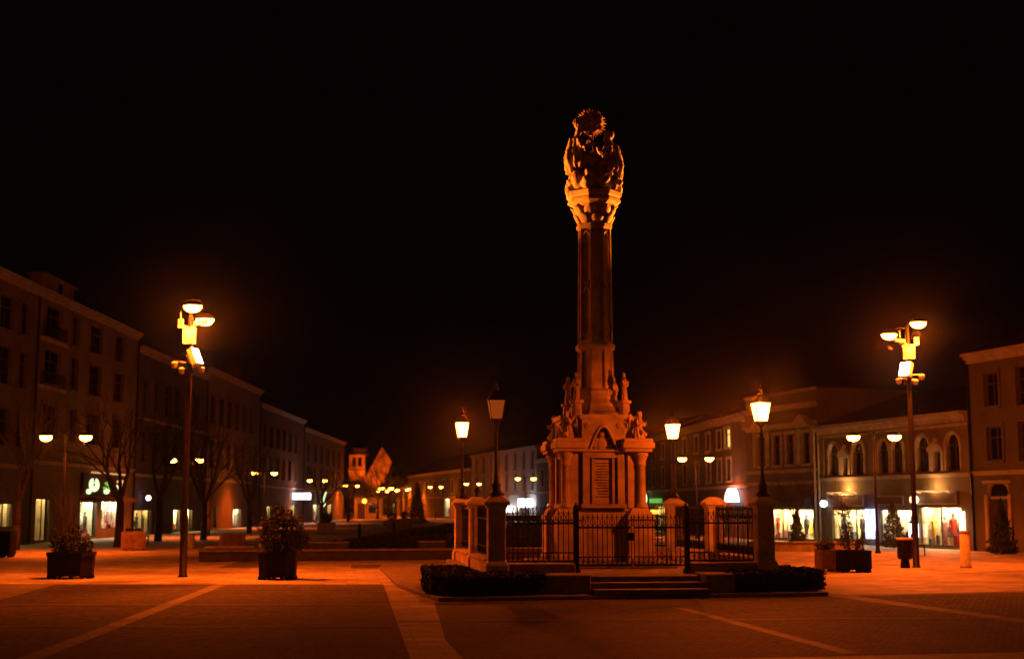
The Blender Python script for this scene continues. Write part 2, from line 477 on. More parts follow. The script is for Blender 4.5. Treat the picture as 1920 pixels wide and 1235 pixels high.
# ------------------------------------------------------------------ houses on the left side
LX = -25.7
SUR = {'plaster_cream':'plaster_cream','plaster_ochre':'plaster_ochre','plaster_grey':'plaster_grey','plaster_dark':'plaster_dark'}
def left_house(y0, y1, Hh, label, winspec, floors, shops, **kw):
    """winspec: list of (x offset, width) of window columns; floors: list of (z, h)."""
    holes = []; wins = []
    for x, w in winspec:
        for z, h in floors:
            holes.append((x, x+w, z, z+h)); wins.append((x, z, w, h))
    for s in shops: holes.append((s[0], s[1], s[2], s[3]))
    b, L = building(label, (LX, y0), (LX, y1), Hh, holes=holes, **kw)
    for x, z, w, h in wins: add_window(b, x, z, w, h, surround=kw.get('wall','plaster_cream'))
    MB().tube((L-0.15,-0.12,0),(L-0.15,-0.12,Hh-0.45),0.06).build('downpipe', 'iron', b)
    for s in shops: shop_window(b, s[0], s[1], s[2], s[3], **(s[4] if len(s) > 4 else {}))
    return b, L
# offsets below are metres from each house's own near corner
b, L = left_house(38, 71.6, 13.7, 'four storey house on the left edge with a lit shop window at street level',
    [(1.5,1.6),(5,1.6),(9,1.6),(13,1.6),(17,1.6),(21,1.6),(25,1.6),(28.2,1.9),(31,1.3)],
    [(10.9,1.7),(8.1,1.9),(5.0,1.9)], [(28.9,31.2,0.9,2.15,dict(tube='shop_tube_dim',seed=3)),(24,26.5,0.9,2.15,dict(tube='shop_tube_dim',seed=4))],
    wall='plaster_cream', roof=2.2, string=[4.0])
b, L = left_house(71.6, 91.0, 13.7, 'four storey house with a raised attic gable above the shop with the glowing letters',
    [(1.2,2.6),(5.6,1.3),(9.0,2.4),(14.2,2.0)], [(11.3,1.75),(8.7,1.9),(5.7,1.9)],
    [(8.5,11.7,0.12,2.25,dict(tube='shop_tube_cool',seed=11,mull=0,crowd=1.6)),(12.6,16.8,0.55,2.3,dict(tube='shop_tube_cool',seed=12,mull=0,crowd=1.6)),
     (1.0,3.2,0.1,2.4,dict(tube='shop_tube_dim',seed=13))],
    wall='plaster_ochre', roof=1.2, string=[4.35])
# raised attic with small oval opening
MB().box(0.05,5.3,-0.14,0.6,13.75,14.5).box(-0.1,5.45,-0.3,0.7,14.5,14.62).build('attic', 'plaster_ochre', b)
MB().lathe([(0.32,0),(0.32,0.06)],16,(0,0,0),0,1,1).build('oculus', 'window_pane', b).matrix_local = Matrix.Translation((2.8,-0.15,14.1)) @ Matrix.Rotation(PI/2,4,'X')
# oriel strip
for z in (10.98,8.35): MB().box(0.3,4.7,-0.14,-0.004,z,z+0.21).build('balcony_slab', 'trim_stone', b)
def baluster_rail(b, x0, x1, z):
    r = MB().box(x0,x1,-0.14,-0.1,z+0.75,z+0.8)
    n = int((x1-x0)/0.16)
    for i in range(n+1): r.box(x0+(x1-x0-0.02)*i/n, x0+(x1-x0-0.02)*i/n+0.02, -0.13,-0.11, z, z+0.75)
    r.build('balcony_railing', 'iron', b)
baluster_rail(b,0.5,4.5,11.2); baluster_rail(b,0.5,4.5,8.55)
# shop fascia with glowing letters (unreadable blobs of light in the photograph)
fa = MB().box(8.3,17.0,-0.2,-0.004,2.66,3.95).build('shop_fascia', 'awning_cloth', b)
MB().box(9.6,16.9,-0.3,-0.2,3.97,4.07).build('fascia_lamp', 'fascia_glow', b)
MB().box(8.1,17.2,-1.0,-0.004,2.36,2.5).box(8.1,17.2,-1.0,-0.9,2.26,2.36).build('awning', 'awning_cloth', b)
def ring_glyph(mb, x, z, r, w, y=-0.24):
    n = 14
    for i in range(n):
        a, c = 2*PI*i/n, 2*PI*(i+1)/n
        mb.plate([(x+r*math.cos(a),z+r*math.sin(a)),(x+r*math.cos(c),z+r*math.sin(c)),(x+(r-w)*math.cos(c),z+(r-w)*math.sin(c)),(x+(r-w)*math.cos(a),z+(r-w)*math.sin(a))][::-1], y, y+0.04)
def blob_letter(cx, cz, w, h, m, cut):
    """one glowing channel letter, a fat ring with a bar (its shape is not readable in the photograph)"""
    g = MB(); n = 16
    for i in range(n):
        if i in cut: continue
        a0, a1 = 2*PI*i/n, 2*PI*(i+1)/n
        q = lambda a, k: (cx+w*k*math.cos(a), cz+h*k*math.sin(a))
        g.plate([q(a0,1),q(a0,0.3),q(a1,0.3),q(a1,1)], -0.27, -0.21)
    return g.build('sign_letter', m, b)
blob_letter(10.2,3.28,0.95,0.42,'sign_green_white',(3,4)); blob_letter(9.2,2.86,0.42,0.16,'sign_green_white',(1,))
blob_letter(12.9,3.18,0.85,0.33,'sign_green',(6,7)); blob_letter(12.7,2.9,0.5,0.16,'sign_green_white',(2,))
blob_letter(15.5,3.08,0.85,0.36,'sign_green_white',(4,5)); blob_letter(15.7,3.56,0.8,0.12,'sign_orange',(0,))
b, L = left_house(91.0, 112.0, 12.9, 'three storey dark house with a small white lamp over its shop',
    [(1.6,1.4),(4.6,1.4),(7.6,1.4),(10.6,1.4),(13.6,1.4),(16.6,1.4)], [(8.6,2.3),(5.0,2.3)],
    [(0.6,4.9,0.05,1.75,dict(tube='shop_tube_dim',seed=21,mull=1)),(11.2,13.2,0.2,1.75,dict(tube='shop_tube',seed=22,mull=0)),(15.7,17.2,0.15,1.75,dict(tube='shop_tube',seed=23,mull=0))],
    wall='plaster_grey', roof=2.4, string=[4.1, 8.0])
MB().ball((1.95,-0.55,2.55),0.19,12,8).build('globe_lamp', 'sign_white', b, True)
MB().tube((1.95,-0.002,2.85),(1.95,-0.55,2.85),0.025).tube((1.95,-0.55,2.85),(1.95,-0.55,2.72),0.05).build('lamp_bracket', 'iron', b)
b, L = left_house(112.0, 136.0, 13.6, 'three storey house with a yellow lit doorway on the left row',
    [(1.6,1.5),(5.0,1.5),(8.4,1.5),(11.8,1.5),(15.2,1.5),(18.6,1.5)], [(9.0,2.4),(5.2,2.4)],
    [(0.4,2.6,0.05,2.2,dict(tube='shop_tube_dim',seed=31,mull=0,crowd=0.4)),(4,5.2,0.1,2.0,dict(tube='shop_tube_dim',seed=33,mull=0,crowd=0.3)),(12.0,15.6,0.1,1.75,dict(tube='shop_tube_cool',seed=32))],
    wall='plaster_cream', roof=2.2, string=[4.2])
# dormer blocks on the roofline
for x0, x1, z1 in ((3,7,15.2),(12,15,15.0)): MB().box(x0,x1,0.3,3,13.64,z1).build('dormer', 'plaster_dark', b)
b, L = left_house(136.0, 165.0, 12.4, 'long dark house with a bright white box sign on a bracket',
    [(2,1.6),(6,1.6),(10,1.6),(14,1.6),(18,1.6),(22,1.6)], [(8.2,2.2),(4.9,2.2)],
    [(19.5,24.5,0.1,2.1,dict(tube='shop_tube_dim',seed=41)),(5,8.0,0.1,2.0,dict(tube='shop_tube_dim',seed=42))],
    wall='plaster_grey', roof=3.0, string=[4.0])
MB().box(20.4,23.0,-1.9,-0.15,2.75,3.5).build('sign_box', 'sign_white', b)
MB().tube((21.7,-0.002,3.6),(21.7,-1.9,3.6),0.03).build('sign_bracket', 'iron', b)
b, L = left_house(165.0, 205.0, 11.6, 'farthest dark house of the left row beside the church tower',
    [(3,1.6),(9,1.6),(15,1.6),(21,1.6),(27,1.6),(33,1.6)], [(7.6,2.2),(4.6,2.2)],
    [(9,14,0.1,2.2,dict(tube='shop_tube_cool',seed=51)),(22,28,0.1,2.2,dict(tube='shop_tube_dim',seed=52))],
    wall='plaster_dark', roof=3.4, string=[3.9])
# white tilted tube sign on its facade
MB().tube((11.2,-0.9,2.5),(12.6,-1.1,3.8),0.1,0.1,8).ball((11.0,-0.9,2.3),0.42,10,7).build('sign_tube', 'sign_green_white', b)

# ------------------------------------------------------------------ houses on the right side
# nearest right house, tall and dark, at the picture's edge
hol = [(1.1,2.1,6.4,7.9),(3.3,4.5,6.3,8.0),(6.6,7.8,6.3,8.0),(9.8,11.0,6.3,8.0),(1.15,2.2,4.0,5.5),(3.3,4.5,3.9,5.6),(6.6,7.8,3.9,5.6),(9.8,11.0,3.9,5.6),(1.05,2.45,0.1,2.95),(5.2,8.2,0.6,2.6)]
b, L = building('tall dark corner house with a black arched doorway at the right edge', (20.93,60.9), (25,48), 8.85, wall='plaster_dark', roof=2.5, string=[3.45], holes=hol)
for h in hol[:8]: add_window(b, h[0], h[2], h[1]-h[0], h[3]-h[2], surround='plaster_dark')
d = MB().box(1.05,2.45,0.12,0.2,0.1,2.3)
for xx in (1.18,1.84):
    d.box(xx,xx+0.48,0.08,0.12,0.3,1.1).box(xx,xx+0.48,0.08,0.12,1.25,2.15)
dd = d.build('door', 'door_wood', b)
MB().box(1.05,2.45,0.1,0.2,2.3,2.42).build('transom', 'trim_stone', dd)
MB().box(1.05,2.45,0.15,0.17,2.42,2.95).build('fanlight', 'window_pane', dd)
ap = arch_pts(1.05,2.45,2.42,10)
sp = MB()
k = len(ap)//2
sp.plate([(1.05,2.96)]+[p for p in ap[:k+1]]+[(ap[k][0],2.96)] if ap[k][1] < 2.95 else [(1.05,2.96)]+[(p[0],min(p[1],2.94)) for p in ap[:k+1]], -0.02, 0.12)
sp.plate([(p[0],min(p[1],2.94)) for p in ap[k:]]+[(2.45,2.96)], -0.02, 0.12)
sp.box(0.85,1.05,-0.1,-0.002,0.1,2.5).box(2.45,2.65,-0.1,-0.002,0.1,2.5).box(0.8,2.7,-0.14,-0.002,2.98,3.12)
sp.build('door_surround', 'trim_stone', b)
add_window(b, 5.2, 0.6, 3.0, 2.0)
MB().tube((0.06,-0.12,0),(0.06,-0.12,8.4),0.06).build('downpipe', 'iron', b)

# main right house: arched first-floor windows over four lit shops
RA0, RA1 = (16.97,73.8), (20.9,61.05)
arches = [(1.0,2.05),(3.45,4.5),(5.85,6.8),(7.1,8.05),(9.2,10.25),(11.6,12.65)]
aed = [(2.45,3.05),(10.6,11.25)]
hol = []
for x0, x1 in arches: hol.append((x0, x1, 3.62, 5.3))
for x0, x1 in aed: hol.append((x0, x1, 3.62, 4.55))
shopsA = [(1.1,4.6,0.22,1.85),(5.75,8.55,0.25,1.85),(9.2,12.5,0.12,1.98)]
for s in shopsA: hol.append(s)
b, L = building('two storey house with arched windows and ornate cornice above bright shops', RA0, RA1, 6.3, wall='plaster_ochre', roof=2.0, string=[3.42], holes=hol, cornice=False)
for x0, x1 in arches:
    w = x1-x0; sz = 4.9
    fm = MB().box(0,w,0.14,0.22,0,0.07).box(0,0.06,0.145,0.215,0.07,1.68).box(w-0.06,w,0.145,0.215,0.07,1.68).box(w/2-0.03,w/2+0.03,0.13,0.21,0.07,1.66).box(0.06,w-0.06,0.15,0.205,1.16,1.22)
    o = fm.build('window', 'wood_frame', b); o.location = (x0,0,3.62)
    MB().box(0.02,w-0.02,0.17,0.185,0.02,1.66).build('pane', 'window_pane', o)
    ap = arch_pts(0,w,1.2,10)
    s = MB(); k = 5
    s.plate([(0,1.69)]+ap[:k+1]+[(w/2-0.001,1.69)], -0.004, 0.13); s.plate(ap[k:]+[(w,1.69),(w/2+0.001,1.69)], -0.004, 0.13)
    op = arch_pts(-0.13,w+0.13,1.2,10)
    for i in range(10):
        s.plate([ap[i],ap[i+1],op[i+1],op[i]], -0.1, -0.006)
    s.box(-0.12,0,-0.08,-0.002,0,1.12).box(w,w+0.12,-0.08,-0.002,0,1.12).box(-0.15,0.02,-0.11,-0.003,1.12,1.2).box(w-0.02,w+0.15,-0.11,-0.003,1.12,1.2)
    s.build('surround', 'trim_stone', o)
for x0, x1 in aed:
    w = x1-x0; cx = (x0+x1)/2
    add_window(b, x0, 3.62, w, 0.93, surround=None)
    p = MB().box(x0-0.16,x0,-0.12,-0.002,3.62,4.55).box(x1,x1+0.16,-0.12,-0.002,3.62,4.55).box(x0-0.28,x1+0.28,-0.22,-0.002,4.55,4.68)
    p.plate([(x0-0.3,4.68),(cx,5.06),(x1+0.3,4.68)],-0.26,-0.002).ball((cx,-0.14,5.1),0.12,8,6)
    p.build('pediment', 'trim_stone', b)
for x in (0.12,5.05,8.5,12.95):
    MB().box(x,x+0.42,-0.1,-0.002,3.53,5.55).box(x-0.06,x+0.48,-0.15,-0.002,5.42,5.62).build('pilaster', 'plaster_ochre', b)
c = MB().box(0,L,-0.1,-0.002,5.66,5.8).box(0,L,-0.3,-0.002,6.02,6.14).box(0,L,-0.5,-0.002,6.14,6.33)
c.build('cornice', 'trim_stone', b)
den = MB()
for i in range(60): den.box(0.1+i*0.222,0.22+i*0.222,-0.24,-0.003,5.86,6.02)
den.build('dentil_course', 'trim_stone', b)
shop_window(b, *shopsA[0], tube='shop_tube', seed=61, mull=2, crowd=1.3)
shop_window(b, *shopsA[1], tube='shop_tube_cool', seed=62, mull=1, crowd=0.8)
shop_window(b, *shopsA[2], tube='shop_tube', seed=63, mull=1, crowd=1.6)
def sign_board(b, x0, x1, z0, z1, lab=None):
    o = MB().box(x0,x1,-0.22,-0.004,z0,z1).build('sign_board', 'bench_wood', b)
    MB().box(x0-0.05,x1+0.05,-0.26,-0.22,z1-0.06,z1+0.02).box(x0-0.05,x1+0.05,-0.26,-0.22,z0-0.02,z0+0.05).box(x0-0.05,x0+0.02,-0.26,-0.22,z0+0.05,z1-0.06).box(x1-0.02,x1+0.05,-0.26,-0.22,z0+0.05,z1-0.06).build('sign_frame', 'trim_stone', o)
    return o
sign_board(b,1.1,4.6,2.0,2.62); sign_board(b,9.15,12.45,2.08,2.68); sign_board(b,5.85,8.2,2.05,2.5)
MB().ball((0.98,-0.42,2.12),0.2,12,8).build('globe_lamp', 'sign_white', b, True)
MB().tube((0.98,-0.002,2.4),(0.98,-0.42,2.4),0.025).tube((0.98,-0.42,2.4),(0.98,-0.42,2.3),0.05).build('lamp_bracket', 'iron', b)
lamp('globe_light', (0.98,-0.42,2.12), 75, (1.0,0.62,0.3), b, 0.2)
MB().ball((9.55,-0.5,2.3),0.22,12,8).build('globe_lamp', 'sign_warm', b, True)
MB().tube((9.55,-0.002,2.62),(9.55,-0.5,2.62),0.025).tube((9.55,-0.5,2.62),(9.55,-0.5,2.5),0.05).build('lamp_bracket', 'iron', b)
lamp('globe_light', (9.55,-0.5,2.3), 110, (1.0,0.5,0.2), b, 0.22)
# uplighter strips that wash the wall above the sign boards
for x0, x1, pw in ((1.5,4.3,130),(9.5,12.2,75)):
    MB().box(x0,x1,-0.5,-0.42,2.66,2.72).tube((x0+0.2,-0.46,2.66),(x0+0.2,-0.2,2.6),0.02).tube((x1-0.2,-0.46,2.66),(x1-0.2,-0.2,2.6),0.02).build('lamp_strip', 'strip_glow', b)
    lamp('strip_light', ((x0+x1)/2,-0.46,2.85), pw, (1.0,0.42,0.12), b, 0.1)
o = MB().box(4.85,5.5,-0.3,-0.01,0.35,1.85).build('light_box', 'sign_blue', b)
MB().box(4.95,5.12,-0.33,-0.305,0.5,1.75).build('light_box_strip', 'sign_white', o)
MB().box(8.7,9.1,-0.3,-0.01,0.5,1.15).build('light_box', 'sign_white', b)
MB().box(12.55,12.78,-0.16,-0.01,0.6,1.75).build('light_box', 'sign_warm', b)
MB().tube((0.06,-0.12,0),(0.06,-0.12,6.0),0.06).build('downpipe', 'trim_stone', b)

# second right house: attic storey and pedimented windows
hol = [(1.5,2.5,4.35,6.1),(3.3,4.2,4.35,6.1),(4.9,5.8,4.35,6.1),(6.75,7.6,4.35,6.1),(2.35,7.65,0.12,1.85)]
b, L = building('two storey house with a plain attic and triangular window pediments', (14.4,82), (16.94,74.0), 8.55, wall='plaster_cream', roof=0, string=[3.3,3.98], holes=hol, cornice=False)
for h in hol[:4]: add_window(b, h[0], h[2], h[1]-h[0], h[3]-h[2])
MB().box(0,L,-0.1,-0.002,6.45,6.6).box(0,L,-0.3,-0.002,6.6,6.72).box(0,L,-0.16,-0.002,7.5,7.62).box(0,L,-0.34,-0.002,7.62,7.78).box(0,L,-0.14,-0.002,8.42,8.6).build('cornice', 'trim_stone', b)
for cx in (2.0,7.17):
    p = MB().box(cx-0.85,cx-0.65,-0.2,-0.003,4.3,6.36).box(cx+0.65,cx+0.85,-0.2,-0.003,4.3,6.36).plate([(cx-1.1,6.42),(cx,7.12),(cx+1.1,6.42)],-0.48,-0.01)
    p.build('pediment', 'trim_stone', b)
shop_window(b, 2.35, 7.65, 0.12, 1.85, tube='shop_tube', seed=71, mull=2, crowd=1.2)
MB().plate([(2.2,1.95),(7.9,1.95),(7.9,2.45),(2.2,2.45)],-0.7,-0.004).build('awning', 'awning_cloth', b)
MB().tube((L-0.1,-0.2,0),(L-0.1,-0.2,6.4),0.07).build('downpipe', 'trim_stone', b)

# third right house, behind the lanterns
hol = []; wn = []
for x in (3,7,11,15,19,22.5,25.6,28.1):
    hol.append((x,x+1.1,3.6,5.0)); wn.append(hol[-1])
for x in (3,7,11,15,19,22.5,25.6): hol.append((x,x+1.1,5.75,6.9)); wn.append(hol[-1])
hol.append((27.75,29.3,5.75,7.0))
sh = [(4,8,0.3,2.0),(24,27.5,0.3,2.1)]
hol += sh
b, L = building('long three storey house with one lit upstairs window behind the fence', (11.5,115), (14.4,82.05), 7.7, wall='plaster_grey', roof=2.0, string=[3.2], holes=hol)
for h in wn: add_window(b, h[0], h[2], h[1]-h[0], h[3]-h[2])
add_window(b, 27.75, 5.75, 1.55, 1.25, pane='lit_window')
shop_window(b, *sh[0], tube='shop_tube_dim', seed=81); shop_window(b, *sh[1], tube='shop_tube_dim', seed=82, crowd=0.6)
MB().plate([(29.2,2.25),(31.9,2.25),(31.6,2.75),(31.0,3.1),(30.1,3.1),(29.5,2.75)],-0.5,-0.2).build('sign_box', 'sign_white', b)
lamp('sign_light', (30.6,-0.9,2.7), 14, (0.9,0.75,0.55), b, 0.3)
MB().ball((1.9,-0.5,2.6),0.4,10,7,1,0.5,1.3).build('sign_globe', 'sign_green_white', b)
MB().box(2.9,7.0,-0.3,-0.05,2.25,2.6).build('sign_bar', 'sign_green', b)
MB().box(3.2,6.0,-0.3,-0.05,1.35,1.7).build('sign_plate', 'lamp_yellow', b)

# right row going on behind the monument
hol = [(x,x+1.3,z,z+1.9) for x in (3,8,13,18,23,28,33,38,43,47) for z in (4.4,)] + [(6,12,0.3,2.3),(20,26,0.3,2.3)]
b, L = building('dark house of the right row half hidden by the monument', (3.05,164.9), (11.5,115.05), 7.6, wall='plaster_grey', roof=2.4, string=[3.6], holes=hol)
for h in hol[:10]: add_window(b, h[0], h[2], 1.3, 1.9)
shop_window(b, 6,12,0.3,2.3, tube='shop_tube_dim', seed=91); shop_window(b, 20,26,0.3,2.3, tube='shop_tube_dim', seed=92)
hol = [(x,x+1.4,z,z+2.2) for x in (2.5,7,11.5,16,20.5,25,29.5,33.6) for z in (3.9,6.6)] + [(23,27.5,0.3,1.9),(12,18,0.3,2.2)]
b, L = building('pale three storey house seen between lantern and monument with white sign boxes', (-6,200), (3,165), 9.4, wall='plaster_white', roof=2.2, string=[3.4], holes=hol)
for h in hol[:16]: add_window(b, h[0], h[2], 1.4, 2.2)
shop_window(b, 23,27.5,0.3,1.9, tube='shop_tube_cool', seed=93); shop_window(b, 12,18,0.3,2.2, tube='shop_tube_dim', seed=94)
MB().box(22.3,27.0,-0.9,-0.4,1.15,2.0).build('sign_box', 'sign_white', b)
MB().box(33.2,36.0,-1.6,-0.4,1.8,2.9).build('sign_box', 'sign_white', b)
MB().box(15.5,17.5,-0.6,-0.3,2.6,3.3).build('sign_box', 'sign_green_white', b)
lamp('sign_light', (27,-2.5,3.0), 45, (0.85,0.8,0.9), b, 0.4)
hol = [(x,x+1.8,4.0,6.2) for x in (4,11,18,25,32,39,45)] + [(34,38,0.3,3.2),(42,46,0.3,2.6)]
b, L = building('far dark house closing the right row beside the lit lantern', (-19.5,252), (-6.05,200.1), 7.6, wall='plaster_dark', roof=3.2, string=[3.4], holes=hol)
for h in hol[:7]: add_window(b, h[0], h[2], 1.8, 2.2)
shop_window(b, 34,38,0.3,3.2, tube='shop_tube_cool', seed=95); shop_window(b, 42,46,0.3,2.6, tube='shop_tube_dim', seed=96)
hol = [(x,x+2,3.6,4.9) for x in (8,20,36,52,70)] + [(8,13,0.3,2.9),(54,60,0.3,2.6)]
b, L = building('low dark house at the very end of the street', (-34.5,345), (-19.6,252.5), 5.6, wall='plaster_dark', roof=2.6, string=[3.2], holes=hol)
for h in hol[:5]: add_window(b, h[0], h[2], 2, 1.3)
shop_window(b, 8,13,0.3,2.9, tube='shop_tube_dim', seed=97); shop_window(b, 54,60,0.3,2.6, tube='shop_tube_dim', seed=98)

# ------------------------------------------------------------------ floodlit church at the street's end
ch = thing('church', 'floodlit church with belfry tower and steep gable at the end of the street', 'church', (-49.5,430,0))
tw = MB().box(-2.6,2.6,-2.6,2.6,0,13).box(-2.8,2.8,-2.8,2.8,13,13.4)
tw.box(-2.5,-1.5,-2.5,2.5,13.4,18.2).box(1.5,2.5,-2.5,2.5,13.4,18.2).box(-0.35,0.35,-2.5,-2.0,14.4,17.4).box(-1.5,1.5,-2.45,2.5,13.4,14.4).box(-1.5,1.5,-2.45,2.5,17.4,18.2).box(-1.5,1.5,1.5,2.4,14.4,17.4)
tw.build('tower', 'church_stone', ch)
MB().box(-3.3,3.3,-3.3,3.3,18.2,18.7).box(-3.0,3.0,-3.0,3.0,18.7,20.2).lathe([(4.0,20.2),(2.0,21.3),(0.4,22.2)],4,(0,0,0),PI/4).build('belfry_cap', 'plaster_dark', ch)
MB().tube((0,0,22.2),(0,0,24),0.12,0.05).box(-0.5,0.5,-0.06,0.06,23.1,23.3).build('cross', 'iron', ch)
ga = MB().plate([(1.8,0),(13.0,0),(13.0,13.2),(7.9,20.8),(2.6,11.0)],-2.0,10)
ga.build('gable', 'church_stone', ch)
MB().tube((7.9,-1,20.8),(7.9,-1,22.4),0.1,0.06).box(7.5,8.3,-1.05,-0.95,21.8,22.0).build('cross', 'iron', ch)
for x, p in ((0,(0,-15,1)),(8,(9,-16,1))):
    MB().box(p[0]-0.4,p[0]+0.4,p[1]-0.2,p[1]+0.2,0.5,1.1).tube((p[0],p[1],0),(p[0],p[1],0.5),0.08).build('floodlight', 'iron', ch)
lamp('church_flood', (0,-15,1.3), 17000, SODIUM, ch, 0.3, 'SPOT', (0,0,16.8), 24)
lamp('church_flood', (9,-16,1.3), 22000, SODIUM, ch, 0.3, 'SPOT', (7.5,-2,15.5), 48)

# ------------------------------------------------------------------ sculpture helper: fuse rough volumes into one carved body
def sculpt(name, mb, m, parent=None, voxel=0.03, rough=0.012, fr=9.0, fold=0.0):
    me = mb.mesh(name + '_rough')
    o = bpy.data.objects.new('rough', me)
    COL.objects.link(o)
    md = o.modifiers.new('fuse', 'REMESH'); md.mode = 'VOXEL'; md.voxel_size = voxel
    sm = o.modifiers.new('soft', 'SMOOTH'); sm.factor = 0.5; sm.iterations = 2
    dg = bpy.context.evaluated_depsgraph_get()
    new = bpy.data.meshes.new_from_object(o.evaluated_get(dg))
    bpy.data.objects.remove(o); bpy.data.meshes.remove(me)
    new.name = name
    nrm = [v.normal.copy() for v in new.vertices]
    for v, n in zip(new.vertices, nrm):
        d = noise.noise(v.co*fr)*rough
        if fold:
            a = math.atan2(v.co.y, v.co.x)
            d += fold*math.sin(a*11+v.co.z*2.0+3*noise.noise(v.co*2.5))
        v.co += n*d
    return link(name, new, m, parent, True)

# ------------------------------------------------------------------ monument precinct, local frame turned with the street
MC = (2.25, 35.8); MR = math.radians(7.5)
EX = (math.cos(MR), math.sin(MR)); EY = (-math.sin(MR), math.cos(MR))
def MW(x, y, z=0.0): return (MC[0]+x*EX[0]+y*EY[0], MC[1]+x*EX[1]+y*EY[1], z)
pf = thing('stone_platform', 'low stepped stone platform that carries the monument and its fence', 'platform', (MC[0],MC[1],0), MR)
def poly_local(pts): return [((x-MC[0])*EX[0]+(y-MC[1])*EX[1], (x-MC[0])*EY[0]+(y-MC[1])*EY[1]) for x, y in pts]
kb = MB().prism(poly_local([(-1.55,28.55),(7.1,30.42),(5.4,44.2),(-4.2,43.0),(-2.85,33.6)]), 0.0, 0.09)
bevel(kb.build('kerb_slab', 'granite_step', pf), 0.015)
for x in range(5):
    pass
bevel(MB().box(-1.3,1.3,-6.35,-4.9,0.09,0.2).build('step', 'granite_step', pf), 0.012)
bevel(MB().box(-1.3,1.3,-5.85,-4.9,0.2,0.32).build('step', 'granite_step', pf), 0.012)
bevel(MB().box(-1.3,1.3,-5.4,-4.9,0.32,0.44).build('step', 'granite_step', pf), 0.012)
bevel(MB().box(-3.62,3.62,-4.9,4.75,0.09,0.44).build('platform_slab', 'granite_step', pf), 0.02)
for s in (-1,1):
    bevel(MB().box(-2.3 if s < 0 else 1.305, -1.305 if s < 0 else 1.95,-5.95,-4.905,0.09,0.5).build('cheek_block', 'sandstone_dark', pf), 0.02)
bevel(MB().box(-1.75,1.75,-1.75,1.75,0.44,0.58).build('footing_slab', 'granite_step', pf), 0.02)

mon = thing('monument', 'tall carved stone column with sunburst and two seated figures on top', 'monument', (MC[0],MC[1],0), MR)
ST = 'sandstone'
pb = MB().box(-0.9,0.9,-0.9,0.9,0.58,1.86)
pb.lathe([(1.33,1.86),(1.30,1.92),(1.15,1.98)],4,(0,0,0),PI/4)
bevel(pb.build('plinth', ST, mon), 0.015)
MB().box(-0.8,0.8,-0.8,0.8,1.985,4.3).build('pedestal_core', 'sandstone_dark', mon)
# four fronts: jambs, inscription panel, pointed gable
def front_meshes():
    j = MB()
    j.box(-0.55,-0.37,-1.02,-0.803,1.985,3.42).box(0.37,0.55,-1.02,-0.803,1.985,3.42)
    j.box(-0.30,-0.24,-0.95,-0.803,1.985,3.28).box(0.24,0.30,-0.95,-0.803,1.985,3.28)
    j.box(-0.37,0.37,-1.0,-0.803,3.24,3.42).box(-0.6,0.6,-1.05,-0.803,1.95,2.05)
    pn = MB().box(-0.235,0.235,-0.86,-0.803,2.06,3.22)
    tx = MB()
    for i in range(13):
        z = 3.1-i*0.072; w = 0.2-0.05*((i*37) % 3)*0.6
        tx.box(-w,w*0.9,-0.867,-0.859,z-0.014,z+0.014)
    g = MB()
    # square top block with pointed arch cut: spandrels left and right of the arch
    def pa(t):   # pointed arch curve
        x = 0.36*(1-t); return x, 3.44+0.62*math.sin(t*PI/2)
    for s in (-1,1):
        P = [(s*0.36,3.44)]+[(s*pa(k/8)[0],pa(k/8)[1]) for k in range(1,9)]
        poly = [(s*0.56,3.44)]+P+[(0.0,4.32),(s*0.56,4.32)]
        if s > 0: poly = poly[::-1]
        g.plate(poly,-1.0,-0.803)
        for k in range(8):
            a, b = pa(k/8), pa((k+1)/8)
            g.tube((s*a[0],-1.02,a[1]),(s*b[0],-1.02,b[1]),0.035,0.035,6)
    g.box(-0.62,0.62,-1.07,-0.803,4.24,4.36).box(-0.6,0.6,-1.08,-0.803,3.40,3.46)
    for s in (-1,1):
        g.ball((s*0.42,-1.0,4.08),0.09,8,6,1,0.4)
    rl = MB().ball((0,-0.84,3.62),0.15,10,7,1.1,0.5,1.3).ball((0,-0.86,3.86),0.085,8,6).ball((-0.17,-0.83,3.58),0.1,8,6,1,0.5).ball((0.17,-0.83,3.58),0.1,8,6,1,0.5).tube((-0.2,-0.85,3.7),(0.2,-0.85,3.74),0.045,0.045,6)
    return j.mesh('front_frame'), pn.mesh('inscription_panel'), tx.mesh('inscription'), g.mesh('gable'), rl.mesh('relief')
FM = front_meshes()
for k in range(4):
    for nm, me, m in zip(('front_frame','inscription_panel','inscription','gable','relief'), FM, (ST,ST,'engraving',ST,ST)):
        if nm == 'inscription': 
            o = link(nm, me, m, last); continue
        o = link(nm, me, m, mon); o.rotation_euler = (0,0,k*PI/2)
        if nm == 'inscription_panel': last = o
# corner bays
cb = MB().box(-0.34,0.34,-0.34,0.34,0.58,1.62)
cb.lathe([(0.53,0.58),(0.53,0.72),(0.48,0.78)],4,(0,0,0),PI/4).lathe([(0.48,1.62),(0.54,1.66),(0.5,1.74),(0.28,1.95)],4,(0,0,0),PI/4)
cbm = cb.mesh('corner_plinth')
cc = MB().lathe([(0.17,1.95),(0.17,2.0),(0.14,2.05),(0.115,2.1),(0.105,3.02),(0.13,3.05),(0.13,3.09),(0.11,3.11),(0.17,3.28),(0.19,3.3),(0.19,3.38)],14)
ccm = cc.mesh('colonnette')
cp = MB().box(-0.14,0.14,-0.14,0.14,1.95,3.36); cpm = cp.mesh('corner_pier')
cs = MB().box(-0.37,0.37,-0.37,0.37,3.39,3.48).box(-0.42,0.42,-0.42,0.42,3.48,3.64).box(-0.38,0.38,-0.38,0.38,3.64,3.74); csm = cs.mesh('cornice_slab')
